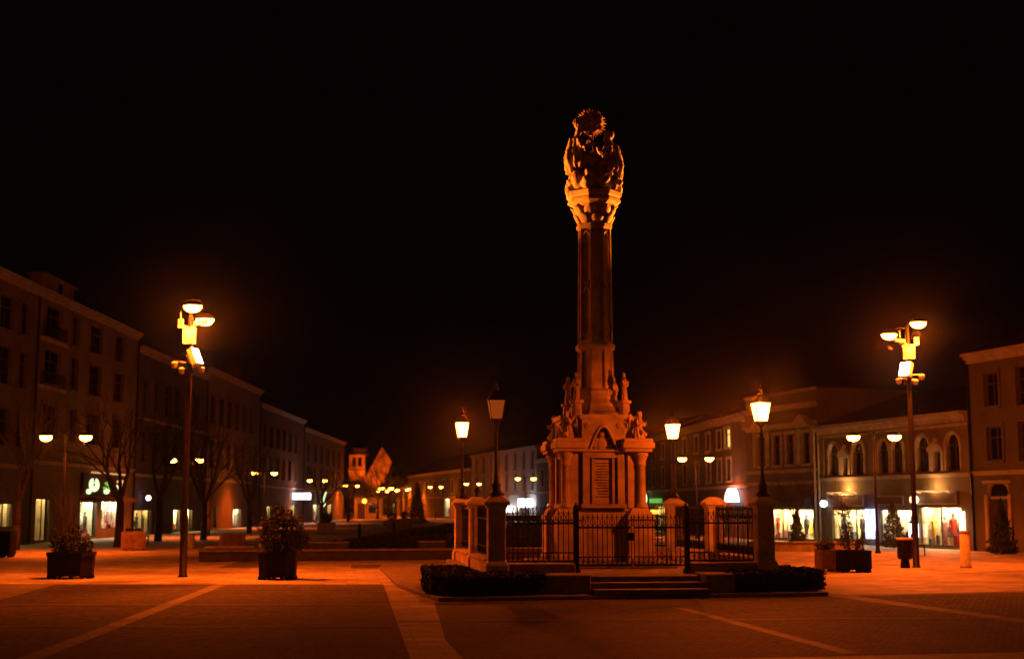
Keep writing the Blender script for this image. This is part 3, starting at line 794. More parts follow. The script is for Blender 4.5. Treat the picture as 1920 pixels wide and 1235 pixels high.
pn = MB().box(-0.17,0.17,-0.17,0.17,3.745,4.05).lathe([(0.26,4.05),(0.26,4.12),(0.2,4.17),(0.15,4.24),(0.14,4.66),(0.2,4.7),(0.2,4.76)],8,(0,0,0),PI/8); pnm = pn.mesh('pinnacle')
def small_saint(seed):
    r = random.Random(seed); m = MB()
    m.lathe([(0.11,0),(0.12,0.05),(0.09,0.3),(0.12,0.46),(0.1,0.52),(0.035,0.56)],12,(0,0,0))
    m.ball((0.01*r.uniform(-1,1),0,0.63),0.065,10,7)
    m.tube((-0.11,0,0.48),(-0.13,-0.1,0.34),0.035,0.03,6).tube((-0.13,-0.1,0.34),(0.0,-0.14,0.38),0.03,0.025,6)
    m.tube((0.11,0,0.48),(0.15,-0.06,0.36),0.035,0.03,6).tube((0.15,-0.06,0.36),(0.06,-0.15,0.46),0.03,0.025,6)
    return m
def angel(seed):
    r = random.Random(seed); m = MB()
    m.lathe([(0.2,0),(0.23,0.06),(0.19,0.22),(0.13,0.34),(0.16,0.5),(0.12,0.6),(0.05,0.64)],12,(0,0,0),0,1.1,0.95)
    m.ball((0,-0.05,0.72),0.09,10,7,1,1,1.1)
    m.ball((0,-0.03,0.78),0.095,10,7,1.05,1.05,0.6)
    m.tube((0.08,-0.1,0.16),(0.1,-0.3,0.12),0.09,0.06,8).tube((-0.08,-0.1,0.16),(-0.1,-0.3,0.2),0.09,0.06,8)
    m.tube((-0.15,-0.02,0.54),(-0.22,-0.14,0.38),0.05,0.04,7).tube((-0.22,-0.14,0.38),(-0.05,-0.24,0.46),0.04,0.03,7)
    m.tube((0.15,-0.02,0.54),(0.23,-0.12,0.4),0.05,0.04,7).tube((0.23,-0.12,0.4),(0.2,-0.24,0.56),0.04,0.03,7)
    for s in (-1,1):
        m.tube((s*0.07,0.12,0.5),(s*0.24,0.22,0.72),0.06,0.05,6).tube((s*0.24,0.22,0.72),(s*0.28,0.24,0.3),0.055,0.02,6)
    return m
for i, (sx, sy) in enumerate(((-1,-1),(1,-1),(1,1),(-1,1))):
    for nm, me, r in (('corner_plinth',cbm,0.93),('colonnette',ccm,1.0),('corner_pier',cpm,0.8),('cornice_slab',csm,0.88),('pinnacle',pnm,0.64)):
        o = link(nm, me, ST, mon, nm == 'colonnette'); o.location = (sx*r, sy*r, 0)
        if nm in ('corner_plinth','cornice_slab'): bevel(o, 0.012)
    a = math.atan2(sy, sx)+PI/2
    s1 = sculpt('saint_figure', small_saint(i), ST, mon, 0.018, 0.01, 18, 0.01); s1.location = (sx*0.64, sy*0.64, 4.76); s1.rotation_euler = (0,0,a); s1.scale = (0.75,0.75,1.08)
    s2 = sculpt('angel_figure', angel(i), ST, mon, 0.02, 0.014, 16, 0.014); s2.location = (sx*0.95, sy*0.95, 3.74); s2.rotation_euler = (0,0,a); s2.scale = (0.72,0.72,0.86)
# roof of the pedestal, bell base, shaft
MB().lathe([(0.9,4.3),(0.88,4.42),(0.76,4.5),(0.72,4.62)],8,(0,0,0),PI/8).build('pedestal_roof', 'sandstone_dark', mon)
MB().lathe([(0.66,4.62),(0.64,4.7),(0.56,4.8),(0.54,4.9),(0.6,4.95),(0.6,5.02),(0.5,5.1)],8,(0,0,0),PI/8).build('bell_base', ST, mon)
def oct_ring(r, z, rot=PI/8): return [(r*math.cos(2*PI*i/8+rot), r*math.sin(2*PI*i/8+rot), z) for i in range(8)]
MB().lathe([(0.445,5.02),(0.425,6.1)],8,(0,0,0),PI/8).build('lower_shaft', ST, mon)
MB().lathe([(0.43,6.1),(0.52,6.15),(0.55,6.22),(0.55,6.28),(0.47,6.36),(0.44,6.42)],8,(0,0,0),PI/8).build('shaft_ring', ST, mon)
MB().lathe([(0.405,6.36),(0.375,9.5)],8,(0,0,0),PI/8).build('shaft', ST, mon)
for (z0, z1, r0, r1) in ((5.06,6.12,0.47,0.45),(6.40,9.46,0.445,0.415)):
    A, B = oct_ring(r0, z0), oct_ring(r1, z1)
    for i in range(8):
        MB().tube(A[i], B[i], 0.042, 0.038, 6).build('shaft_rib', ST, mon)
tr = MB()
def shaft_tracery(zc, up, h=0.22):
    r = 0.43-(zc-6.4)*0.0095
    R = oct_ring(r, 0)
    for i in range(8):
        a, b = Vector(R[i]), Vector(R[(i+1) % 8]); m = (a+b)/2
        pa_, pb_, pm = Vector((a.x,a.y,zc-up*h)), Vector((b.x,b.y,zc-up*h)), Vector((m.x,m.y,zc))
        q = Vector((m.x,m.y,0)).normalized()*0.0
        tr.tube(pa_, pm, 0.028, 0.028, 5).tube(pb_, pm, 0.028, 0.028, 5)
shaft_tracery(7.86,1); shaft_tracery(7.92,-1); shaft_tracery(9.4,1,0.16); shaft_tracery(6.5,-1,0.14)
tag(tr.build('shaft_tracery', ST, mon), kind='stuff')
# capital
MB().lathe([(0.42,9.46),(0.5,9.5),(0.5,9.58),(0.42,9.63)],8,(0,0,0),PI/8).build('necking', ST, mon)
MB().lathe([(0.4,9.6),(0.44,9.8),(0.52,10.02),(0.58,10.12)],16).build('capital_bell', ST, mon)
def acanthus(h, w, out):
    n = 6; vs = []; fs = []
    for k in range(n+1):
        t = k/n
        y = -(out*t**1.7) - (0.05*math.sin(t*PI)); z = h*(t-0.28*max(0,t-0.7)/0.3*0.6)
        ww = w*(0.55+0.7*math.sin(min(1,t*1.25)*PI*0.75))*(1-0.65*max(0,t-0.6)/0.4)
        for j in range(5):
            u = (j-2)/2; cr = 0.025*(1-abs(u))-0.02*abs(u)
            vs += [(u*ww/2, y-cr, z), (u*ww/2, y-cr+0.035, z)]
    for k in range(n):
        for j in range(4):
            a = (k*5+j)*2; b = a+2; c = a+10; d = c+2
            fs += [(a,b,d,c),(a+1,c+1,d+1,b+1)]
        e = k*10; f2 = e+8
        fs += [(e,e+10,e+11,e+1),(f2,f2+1,f2+11,f2+10)]
    for j in range(4):
        a = j*2; fs.append((a,a+1,a+3,a+2)); a = n*10+j*2; fs.append((a,a+2,a+3,a+1))
    me = bpy.data.meshes.new('acanthus_leaf'); me.from_pydata(vs, [], fs); me.update(); return me
l1, l2 = acanthus(0.30,0.26,0.13), acanthus(0.42,0.28,0.2)
for i in range(8):
    for me, r, z, off in ((l1,0.43,9.6,0),(l2,0.45,9.74,PI/8)):
        a = 2*PI*i/8+off
        o = link('acanthus_leaf', me, ST, mon, True); o.location = (r*math.sin(a), -r*math.cos(a), z); o.rotation_euler = (0,0,a)
MB().lathe([(0.56,10.1),(0.66,10.16),(0.74,10.2),(0.74,10.27),(0.70,10.3),(0.76,10.36),(0.78,10.46),(0.70,10.52)],8,(0,0,0),PI/8).build('abacus', ST, mon)
# clouds with cherub heads under the group
rc = random.Random(5); cl = MB()
cl.lathe([(0.5,10.5),(0.62,10.6),(0.6,10.9),(0.42,11.1),(0.3,11.15)],14)
for i in range(26):
    a = 2*PI*i/13+rc.uniform(-0.2,0.2); z = 10.55+(i//13)*0.28+rc.uniform(-0.08,0.12); r = rc.uniform(0.52,0.66)
    cl.ball((r*math.cos(a), r*math.sin(a), z), rc.uniform(0.11,0.19), 9, 7)
for i in range(8):
    a = 2*PI*i/8+0.3; r = 0.74
    cl.ball((r*math.cos(a), r*math.sin(a), 10.74), 0.1, 9, 7)
sculpt('cloud_base', cl, ST, mon, 0.03, 0.02, 9)
def seated(s, head_z, lean, seed):
    """Robed seated figure facing +x when s = 1, built round its seat at the origin."""
    m = MB()
    hz = head_z
    m.lathe([(0.24,-0.05),(0.30,0.05),(0.27,0.25),(0.2,0.42),(0.21,0.62),(0.2,0.75),(0.1,0.84),(0.07,0.9)],14,(0,0,0),0,0.95,1.15)
    m.tube((0.0,-0.12,0.2),(s*0.36,-0.15,0.24),0.15,0.12,9).tube((0.0,0.12,0.2),(s*0.36,0.15,0.24),0.15,0.12,9)
    m.tube((s*0.36,-0.15,0.24),(s*0.34,-0.16,-0.22),0.12,0.1,9).tube((s*0.36,0.15,0.24),(s*0.34,0.16,-0.22),0.12,0.1,9)
    m.tube((s*0.34,-0.16,-0.22),(s*0.46,-0.17,-0.25),0.07,0.05,8)
    hx = s*0.05+lean
    m.tube((0,0,0.8),(hx,0,hz-0.1),0.075,0.07,8)
    m.ball((hx,0,hz),0.115,12,9,1,0.9,1.25)
    m.ball((hx-s*0.04,0,hz+0.05),0.125,12,9,1,1,1.0)
    m.ball((hx+s*0.11,0,hz-0.01),0.028,6,5)
    m.ball((hx+s*0.07,0,hz-0.12),0.075,8,6,0.9,0.9,1.4)
    m.tube((0,-0.24,0.72),(s*0.08,-0.33,0.48),0.085,0.07,8).tube((s*0.08,-0.33,0.48),(s*0.32,-0.24,0.58),0.065,0.045,8).ball((s*0.36,-0.22,0.6),0.05,8,6)
    m.tube((0,0.24,0.72),(s*0.1,0.32,0.5),0.085,0.07,8).tube((s*0.1,0.32,0.5),(s*0.33,0.2,0.72),0.065,0.045,8).ball((s*0.36,0.18,0.75),0.05,8,6)
    # cloak falling behind
    m.tube((-s*0.1,0,0.74),(-s*0.22,0,0.2),0.16,0.2,10).tube((-s*0.22,0,0.2),(-s*0.2,0,-0.2),0.2,0.16,10)
    return m
f1 = sculpt('seated_figure', seated(1, 1.18, -0.02, 1), ST, mon, 0.02, 0.018, 13, 0.022); f1.location = (-0.44,0.0,11.22); f1.scale = (0.92,0.92,1.02)
f2 = sculpt('seated_figure', seated(-1, 1.06, 0.0, 2), ST, mon, 0.02, 0.018, 13, 0.022); f2.location = (0.46,0.0,11.1); f2.scale = (0.92,0.92,0.96)
tag(f1, 'bearded seated figure facing right'); tag(f2, 'slightly lower seated figure facing left')
orb = MB().ball((-0.03,-0.02,11.5),0.17,14,10).tube((-0.03,-0.02,11.6),(-0.03,-0.02,12.2),0.025,0.02,6).box(-0.15,0.09,-0.04,0.0,11.9,11.94)
orb.build('orb_and_cross', ST, mon, True)
sb = MB(); nr = 60
for i in range(nr):
    a = 2*PI*i/nr; da = PI/nr*0.92; R = (0.43,0.38,0.41,0.36)[i % 4]
    c = (-0.04, 0.1, 12.5)
    p = lambda r, t, y: (c[0]+r*math.cos(t), c[1]+y, c[2]+r*math.sin(t))
    sb.add([p(0.1,a-da,-0.03),p(0.1,a+da,-0.03),p(R,a,-0.015),p(0.2,a,-0.085),p(0.1,a-da,0.03),p(0.1,a+da,0.03),p(R,a,0.015),p(0.2,a,0.085)],
           [(0,3,1),(1,3,2),(2,3,0),(4,5,7),(5,6,7),(6,4,7),(0,2,6,4),(1,5,6,2)])
sb.build('sunburst', 'gilded', mon)
dv = MB().ball((-0.04,0.02,12.5),0.13,12,8,1.3,0.6,1.0).ball((-0.04,-0.06,12.62),0.06,8,6)
for i in range(11):
    a = 2*PI*i/11; q = 0.22+0.05*((i*7)%3); dv.ball((-0.04+q*math.cos(a),0.03,12.5+q*math.sin(a)),0.08,8,6)
dv.tube((-0.12,0.0,12.52),(-0.36,0.03,12.66),0.06,0.02,6).tube((0.04,0.0,12.52),(0.28,0.03,12.66),0.06,0.02,6)
sculpt('dove_and_clouds', dv, ST, mon, 0.018, 0.012, 18)

# ------------------------------------------------------------------ fence posts, fence and gate
FX, FY = 3.2, 4.25
post_bm = MB().box(-0.26,0.26,-0.26,0.26,0.0,0.22).lathe([(0.36,0.22),(0.3,0.3)],4,(0,0,0),PI/4)
shaft_bm = MB().box(-0.2,0.2,-0.2,0.2,0.26,1.52)
cap_bm = MB().box(-0.24,0.24,-0.24,0.24,1.52,1.58).box(-0.29,0.29,-0.29,0.29,1.58,1.66).lathe([(0.40,1.66),(0.2,1.78),(0.1,1.8)],4,(0,0,0),PI/4)
pbm, psm, pcm = post_bm.mesh('base'), shaft_bm.mesh('shaft'), cap_bm.mesh('cap')
pn_bm = MB().box(-0.13,0.13,-0.206,-0.199,0.42,1.38); pnl = pn_bm.mesh('panel')
posts = [((-FX,-FY),'square stone fence post at the front carrying the dim orange lantern'),((FX,-FY),'square stone fence post at the front carrying the brightest lit lantern'),
         ((-FX,0),'stone post halfway along the left fence with an iron ball on its cap'),((FX,0),'stone post halfway along the right fence without a lantern'),
         ((-FX,FY),'back stone post carrying the lit lantern left of the monument'),((FX,FY),'back stone post carrying the lit lantern right of the monument')]
for (x, y), lab in posts:
    t = thing('stone_post', lab, 'fence post', MW(x,y,0.44), MR, 'stone posts of the monument fence')
    for nm, me in (('base',pbm),('shaft',psm),('cap',pcm)):
        bevel(link(nm, me, 'post_stone', t), 0.012)
bl = thing('iron_ball_finial', 'small iron ball finial on the middle post of the left fence', 'finial', MW(-FX,0,2.24), MR)
MB().lathe([(0.09,0),(0.05,0.05),(0.04,0.1)],10).build('finial_foot', 'iron', bl)
MB().ball((0,0,0.17),0.085,12,8).build('finial_ball', 'iron', bl, True)
PITCHB = 0.115
bar_m = MB().tube((0,0,0.03),(0,0,1.16),0.011,0.011,6).lathe([(0.018,1.16),(0.012,1.2),(0.002,1.25)],6).mesh('bar')
def ring_mesh(R, r=0.008, n=14):
    vs = []; fs = []
    for i in range(n):
        a = 2*PI*i/n
        for k in range(4):
            b = PI/2*k+PI/4
            rr = R+r*math.cos(b)
            vs.append((rr*math.cos(a), r*math.sin(b), rr*math.sin(a)))
    for i in range(n):
        for k in range(4):
            fs.append((i*4+k, ((i+1)%n)*4+k, ((i+1)%n)*4+(k+1)%4, i*4+(k+1)%4))
    me = bpy.data.meshes.new('ring'); me.from_pydata(vs, [], fs); me.update(); return me
ring_t, ring_b = ring_mesh(0.115), ring_mesh(0.085)
def iron_panel(name, lab, a, b, cat, base=0.68, group=None, lock=False, plinth=True, hh=1.0):
    A, B = MW(*a), MW(*b)
    Ln = math.hypot(B[0]-A[0], B[1]-A[1])
    t = thing(name, lab, cat, (A[0], A[1], base), math.atan2(B[1]-A[1], B[0]-A[0]), group)
    for z, h in ((0.03,0.035),(0.24,0.02),(0.90,0.035)):
        MB().box(0,Ln,-0.018,0.018,z,z+h).build('rail', 'iron', t)
    n = max(2, int(round(Ln/PITCHB)))
    for i in range(n+1):
        o = link('bar', bar_m, 'iron', t); o.location = (Ln*i/n, 0.001*(i%2), 0)
    for i in range(n):
        for me, z in ((ring_t,1.05),(ring_b,0.15)):
            o = link('ring', me, 'iron', t); o.location = (Ln*(i+0.5)/n, -0.024 if i % 2 else 0.024, z)
    if lock:
        MB().box(Ln-0.11,Ln+0.05,-0.05,0.05,0.62,0.8).tube((Ln-0.06,-0.09,0.7),(Ln-0.06,0.09,0.7),0.02).build('lock_box', 'iron', t)
    return t
def low_wall(lab, a, b, z0, z1, th=0.2):
    A, B = MW(*a), MW(*b)
    Ln = math.hypot(B[0]-A[0], B[1]-A[1])
    t = thing('low_wall', lab, 'wall', (A[0],A[1],0), math.atan2(B[1]-A[1], B[0]-A[0]), 'low stone walls under the fence')
    bevel(MB().box(0,Ln,-th,th,z0,z1-0.07).build('wall_body', 'sandstone', t), 0.01)
    bevel(MB().box(0,Ln,-th-0.03,th+0.03,z1-0.07,z1).build('coping', 'sandstone', t), 0.01)
GW = 1.32
G = 'iron fence panels round the monument'
segs = [('front fence panel between dim lantern post and gate',(-FX+0.27,-FY),(-GW-0.06,-FY),0.68),('front fence panel between gate and the brightest lantern post',(GW+0.06,-FY),(FX-0.27,-FY),0.68),
        ('left fence panel nearer the camera beside the dim lantern post',(-FX,-FY+0.27),(-FX,-0.27),0.78),('left fence panel farther away between ball post and lantern post',(-FX,0.27),(-FX,FY-0.27),0.78),
        ('right fence panel nearer the camera behind the brightest lantern post',(FX,-FY+0.27),(FX,-0.27),0.78),('right fence panel farther away between plain post and back lantern',(FX,0.27),(FX,FY-0.27),0.78),
        ('long back fence panel seen behind the monument',(-FX+0.27,FY),(FX-0.27,FY),0.78)]
for lab, a, b, z in segs:
    low_wall('stone wall under the '+lab.split(' panel ')[0]+' '+lab.split(' panel ')[1], a, b, 0.44, z)
    iron_panel('iron_fence', 'black iron '+lab, a, b, 'fence', z, G)
iron_panel('iron_gate', 'left leaf of the black iron gate with square lock box', (-GW+0.05,-FY), (-0.01,-FY), 'gate', 0.58, 'gate leaves', True)
iron_panel('iron_gate', 'right leaf of the black iron gate before the monument', (0.06,-FY), (GW-0.05,-FY), 'gate', 0.58, 'gate leaves')
for s, lab in ((-1,'thick black iron gate post left of the gate'),(1,'thick black iron gate post right of the gate')):
    t = thing('gate_post', lab, 'gate post', MW(s*GW,-FY,0.44), MR, 'gate posts')
    MB().box(-0.055,0.055,-0.055,0.055,0,1.45).build('shaft', 'iron', t)
    MB().box(-0.08,0.08,-0.08,0.08,0,0.1).box(-0.075,0.075,-0.075,0.075,1.45,1.5).lathe([(0.06,1.5),(0.07,1.56),(0.01,1.64)],10).build('trim', 'iron', t)

# ------------------------------------------------------------------ lanterns on the posts
def lantern(x, y, lab, lit, power):
    t = thing('street_lantern', lab, 'lantern', MW(x,y,2.24), MR, 'lanterns on the stone fence posts')
    MB().lathe([(0.19,0),(0.19,0.04),(0.12,0.09),(0.1,0.2),(0.12,0.24),(0.08,0.3),(0.05,0.42),(0.06,0.46),(0.045,0.5),(0.035,1.4),(0.05,1.43),(0.05,1.47),(0.03,1.5),(0.03,1.62)],12).build('column', 'iron', t, True)
    fr = MB(); z0, z1, b, c = 1.78, 2.2, 0.125, 0.19
    for sx in (-1,1):
        for sy in (-1,1):
            fr.tube((sx*b,sy*b,z0),(sx*c,sy*c,z1),0.012,0.012,5)
            fr.tube((0,0,1.62),(sx*b,sy*b,z0),0.012,0.012,5)
    fr.box(-b-0.012,b+0.012,-b-0.012,b+0.012,z0-0.03,z0-0.004)
    fr.build('frame', 'iron', t)
    g = 0.005
    gl = MB().add([(-b+g,-b+g,z0),(b-g,-b+g,z0),(b-g,b-g,z0),(-b+g,b-g,z0),(-c+g,-c+g,z1),(c-g,-c+g,z1),(c-g,c-g,z1),(-c+g,c-g,z1)],
                  [(0,1,5,4),(1,2,6,5),(2,3,7,6),(3,0,4,7)])
    gl.build('lantern_glass', 'lantern_glow' if lit else 'lantern_dim', t)
    MB().lathe([(0.31,2.2),(0.29,2.24),(0.16,2.36),(0.13,2.4),(0.06,2.44)],4,(0,0,0),PI/4).build('hood', 'iron', t)
    MB().lathe([(0.05,2.44),(0.07,2.5),(0.03,2.55),(0.035,2.6),(0.004,2.68)],8).build('finial', 'iron', t)
    if lit:
        MB().ball((0,0,2.03),0.06,8,6).build('bulb', 'lantern_bulb', t)
        lamp('lantern_light', (0,0,2.12), power*2.4, SODIUM, t, 0.04)
lantern(-FX,-FY,'dim orange lantern much fainter than the others on the front left post',False,0)
lantern(FX,-FY,'bright lit lantern on the front post right of the gate',True,1500)
lantern(-FX,FY,'lit lantern on the back post left of the monument',True,700)
lantern(FX,FY,'lit lantern on the back post right of the monument',True,800)

# ------------------------------------------------------------------ twin street lamps
def head_light(t, loc, power, side=0.05):
    # a bowl luminaire: nearly all of its light goes down, a little goes sideways through the bowl
    lamp('bowl_light', loc, power*side, SODIUM, t, 0.12)
    lamp('bowl_light', loc, power*(1-side), SODIUM, t, 0.12, 'SPOT', (loc[0],loc[1],loc[2]-1), 146, 0.75)
def make_twin(lab, Hz=5.0, span=0.86, power=3600):
    t = thing('street_lamp', lab, 'street lamp', (0,0,0), 0, 'twin armed street lamps along the square')
    MB().lathe([(0.13,0),(0.13,0.06),(0.09,0.12),(0.085,0.9),(0.06,1.0),(0.045,Hz+0.1),(0.05,Hz+0.12),(0.01,Hz+0.2)],10).build('pole', 'pole_paint', t, True)
    for s in (-1,1):
        MB().path([(0,0,Hz-0.02),(s*span*0.35,0,Hz+0.14),(s*(span-0.2),0,Hz+0.13)],0.022,6).build('arm', 'pole_paint', t)
        h = MB().lathe([(0.01,0.17),(0.14,0.15),(0.25,0.075),(0.28,0.02),(0.275,0.0)],14,(0,0,0),0,1,0.62)
        o = h.build('lamp_head', 'pole_paint', t, True); o.location = (s*span,0,Hz)
        MB().lathe([(0.27,-0.005),(0.28,-0.05),(0.24,-0.14),(0.14,-0.21),(0.02,-0.23)],14,(0,0,0),0,1,0.62).build('diffuser', 'sodium_glow', o, True)
        head_light(t, (s*span,0,Hz-0.34), power/2)
    return t
proto = make_twin('twin armed street lamp nearest on the left, above the dark planter')
lamps = [(-19.3,57.8,0.0,None),
 (-21.1,86.7,0.12,'twin armed street lamp on the left partly behind the tall camera pole'),
 (-22.4,121.4,0.1,'twin armed street lamp on the left above the bushy dark planter'),
 (-22.8,157,0.1,'twin armed street lamp on the left between box sign and tilted tube sign'),
 (-23.7,198,0.1,'twin armed street lamp glowing in front of the church tower'),
 (-21.8,231,0.1,'twin armed street lamp just right of the church tower foot'),
 (-20.4,250,0.2,'far twin armed street lamp right of the church gable, upper of a close group'),
 (-23.4,262,0.2,'far twin armed street lamp low in the street under the gable'),
 (-17.3,236,0.4,'far twin armed street lamp half way along the far row'),
 (-12.0,211,0.0,'far twin armed street lamp nearest the left fence lantern'),
 (-26.5,275,0.1,'tiny twin armed street lamp at the vanishing end of the left row'),
 (-21.0,226,0.5,'far twin armed street lamp just beside the foot of the evergreen'),
 (15.6,57.6,-0.3,'twin armed street lamp on the right before the arched windows'),
 (11.6,84.5,-0.3,'twin armed street lamp under the back right lantern'),
 (1.5,146,0.1,'twin armed street lamp left of the monument shaft foot'),
 (-5.3,181,0.1,'twin armed street lamp seen between the two left lanterns'),
 (-16.8,28.5,0.0,'next twin armed street lamp of the left row, beyond the left picture edge'),
 (18.4,30.5,-0.3,'next twin armed street lamp of the right row, beyond the right picture edge'),
 (9.6,6.5,0.3,'unseen twin armed street lamp added beside the viewer for frontal light'),  # lamps by the viewer are unseen, added to light posts and foreground
 (-13.5,2.0,-0.2,'unseen twin armed street lamp added behind the viewer for frontal light')]
for i, (x, y, a, lab) in enumerate(lamps):
    o = proto if i == 0 else copy_tree(proto)
    o.location = (x, y, 0); o.rotation_euler = (0,0,a)
    if lab: o['label'] = lab

# ------------------------------------------------------------------ tall poles with floodlight and cameras
def tall_pole(lab, x, y, Hz, h1, h2, flood_z, target, side, power, fpower):
    t = thing('camera_pole', lab, 'lamp pole', (x,y,0), 0, 'tall poles with floodlight and cameras')
    MB().lathe([(0.14,0),(0.14,0.03),(0.112,0.04),(0.108,1.6),(0.085,1.7),(0.075,Hz-0.1),(0.06,Hz-0.06),(0.055,Hz+0.15),(0.02,Hz+0.2)],14).build('pole', 'pole_paint', t, True)
    for hx, hy, hz_ in (h1, h2):
        MB().path([(0,0,Hz+0.08),(hx*0.5,hy*0.5,hz_+0.2),(hx*0.85,hy*0.85,hz_+0.16)],0.028,6).build('arm', 'pole_paint', t)
        o = MB().lathe([(0.01,0.18),(0.16,0.15),(0.27,0.075),(0.3,0.02),(0.295,0.0)],14,(0,0,0),0,1,0.8).build('lamp_head', 'pole_paint', t, True)
        o.location = (hx,hy,hz_)
        MB().lathe([(0.27,-0.005),(0.265,-0.05),(0.21,-0.13),(0.12,-0.18),(0.02,-0.2)],14,(0,0,0),0,1,0.8).build('diffuser', 'sodium_glow', o, True)
        head_light(t, (hx,hy,hz_-0.38), power/2, 0.13)
    bx = side*0.02
    MB().box(bx-0.17,bx+0.17,-0.3,-0.09,flood_z+0.34,flood_z+0.78).box(bx-0.19,bx+0.19,-0.32,-0.09,flood_z+0.78,flood_z+0.81).build('control_box', 'light_grey_paint', t)
    cm = MB().tube((side*0.14,-0.1,flood_z+0.95),(side*0.5,-0.2,flood_z+0.98),0.07,0.06,8).tube((0,0,flood_z+0.85),(side*0.2,-0.12,flood_z+0.92),0.025)
    cm.build('camera_housing', 'light_grey_paint', t)
    an = MB().box(-side*0.34,-side*0.2,-0.14,-0.02,flood_z+0.82,flood_z+1.08) if side < 0 else MB().box(-0.34,-0.2,-0.14,-0.02,flood_z+0.82,flood_z+1.08)
    an.tube((-0.27,-0.08,flood_z+1.08),(-0.29,-0.08,flood_z+1.3),0.02,0.008,6).tube((-0.27,-0.06,flood_z+0.9),(0,0,flood_z+0.86),0.02,0.02,6)
    an.build('antenna_box', 'light_grey_paint', t)
    for q, dz in ((-side*0.42,-0.28),(side*0.36,-0.42),(-side*0.2,-0.45)):
        MB().tube((0,0,flood_z+dz+0.1),(q,-0.05,flood_z+dz+0.12),0.02).ball((q,-0.05,flood_z+dz+0.02),0.095,10,7).lathe([(0.1,0.03),(0.1,0.1),(0.02,0.13)],10,(q,-0.05,flood_z+dz)).build('dome_camera', 'light_grey_paint', t, True)
    d = (Vector(target)-Vector((x,y,flood_z))).normalized()
    fl = thing('floodlight', None, None, (side*0.0+d.x*0.28, d.y*0.28-0.1, flood_z), 0)
    fl.parent = t
    fl.rotation_euler = d.to_track_quat('-Z','Y').to_euler()
    MB().box(-0.2,0.2,-0.24,0.24,0.0,0.16).box(-0.12,0.12,-0.14,0.14,0.16,0.26).box(-0.215,0.215,-0.255,-0.2405,-0.02,0.03).box(-0.215,0.215,0.2405,0.255,-0.02,0.03).build('flood_body', 'light_grey_paint', fl)
    MB().box(-0.185,0.185,-0.225,0.225,-0.02,-0.004).build('flood_glass', 'flood_glow', fl)
    p = Vector((fl.location.x, fl.location.y, fl.location.z))+d*0.12
    lamp('flood_beam', p, fpower, (1.0,0.20,0.012), t, 0.12, 'SPOT', Vector(target)-Vector((x,y,0)), 20, 0.9)
    MB().tube((0,0,flood_z-0.05),(d.x*0.3,d.y*0.3-0.1,flood_z),0.03).tube((0,0,flood_z-0.5),(0,0,flood_z-0.4),0.14,0.14,12).build('bracket', 'pole_paint', t)
tall_pole('tall pole with cameras and floodlight left of the monument', -9.36, 38.5, 7.55, (0.15,-0.45,7.72), (0.27,0.6,7.48), 6.30, (2.2,35.8,11.4), 1, 10500, 55000)
tall_pole('tall pole with cameras and floodlight right of the monument', 13.3, 44.5, 7.85, (0.23,-0.5,8.05), (-0.44,0.6,7.8), 6.52, (2.2,35.8,10.8), -1, 10500, 120000)

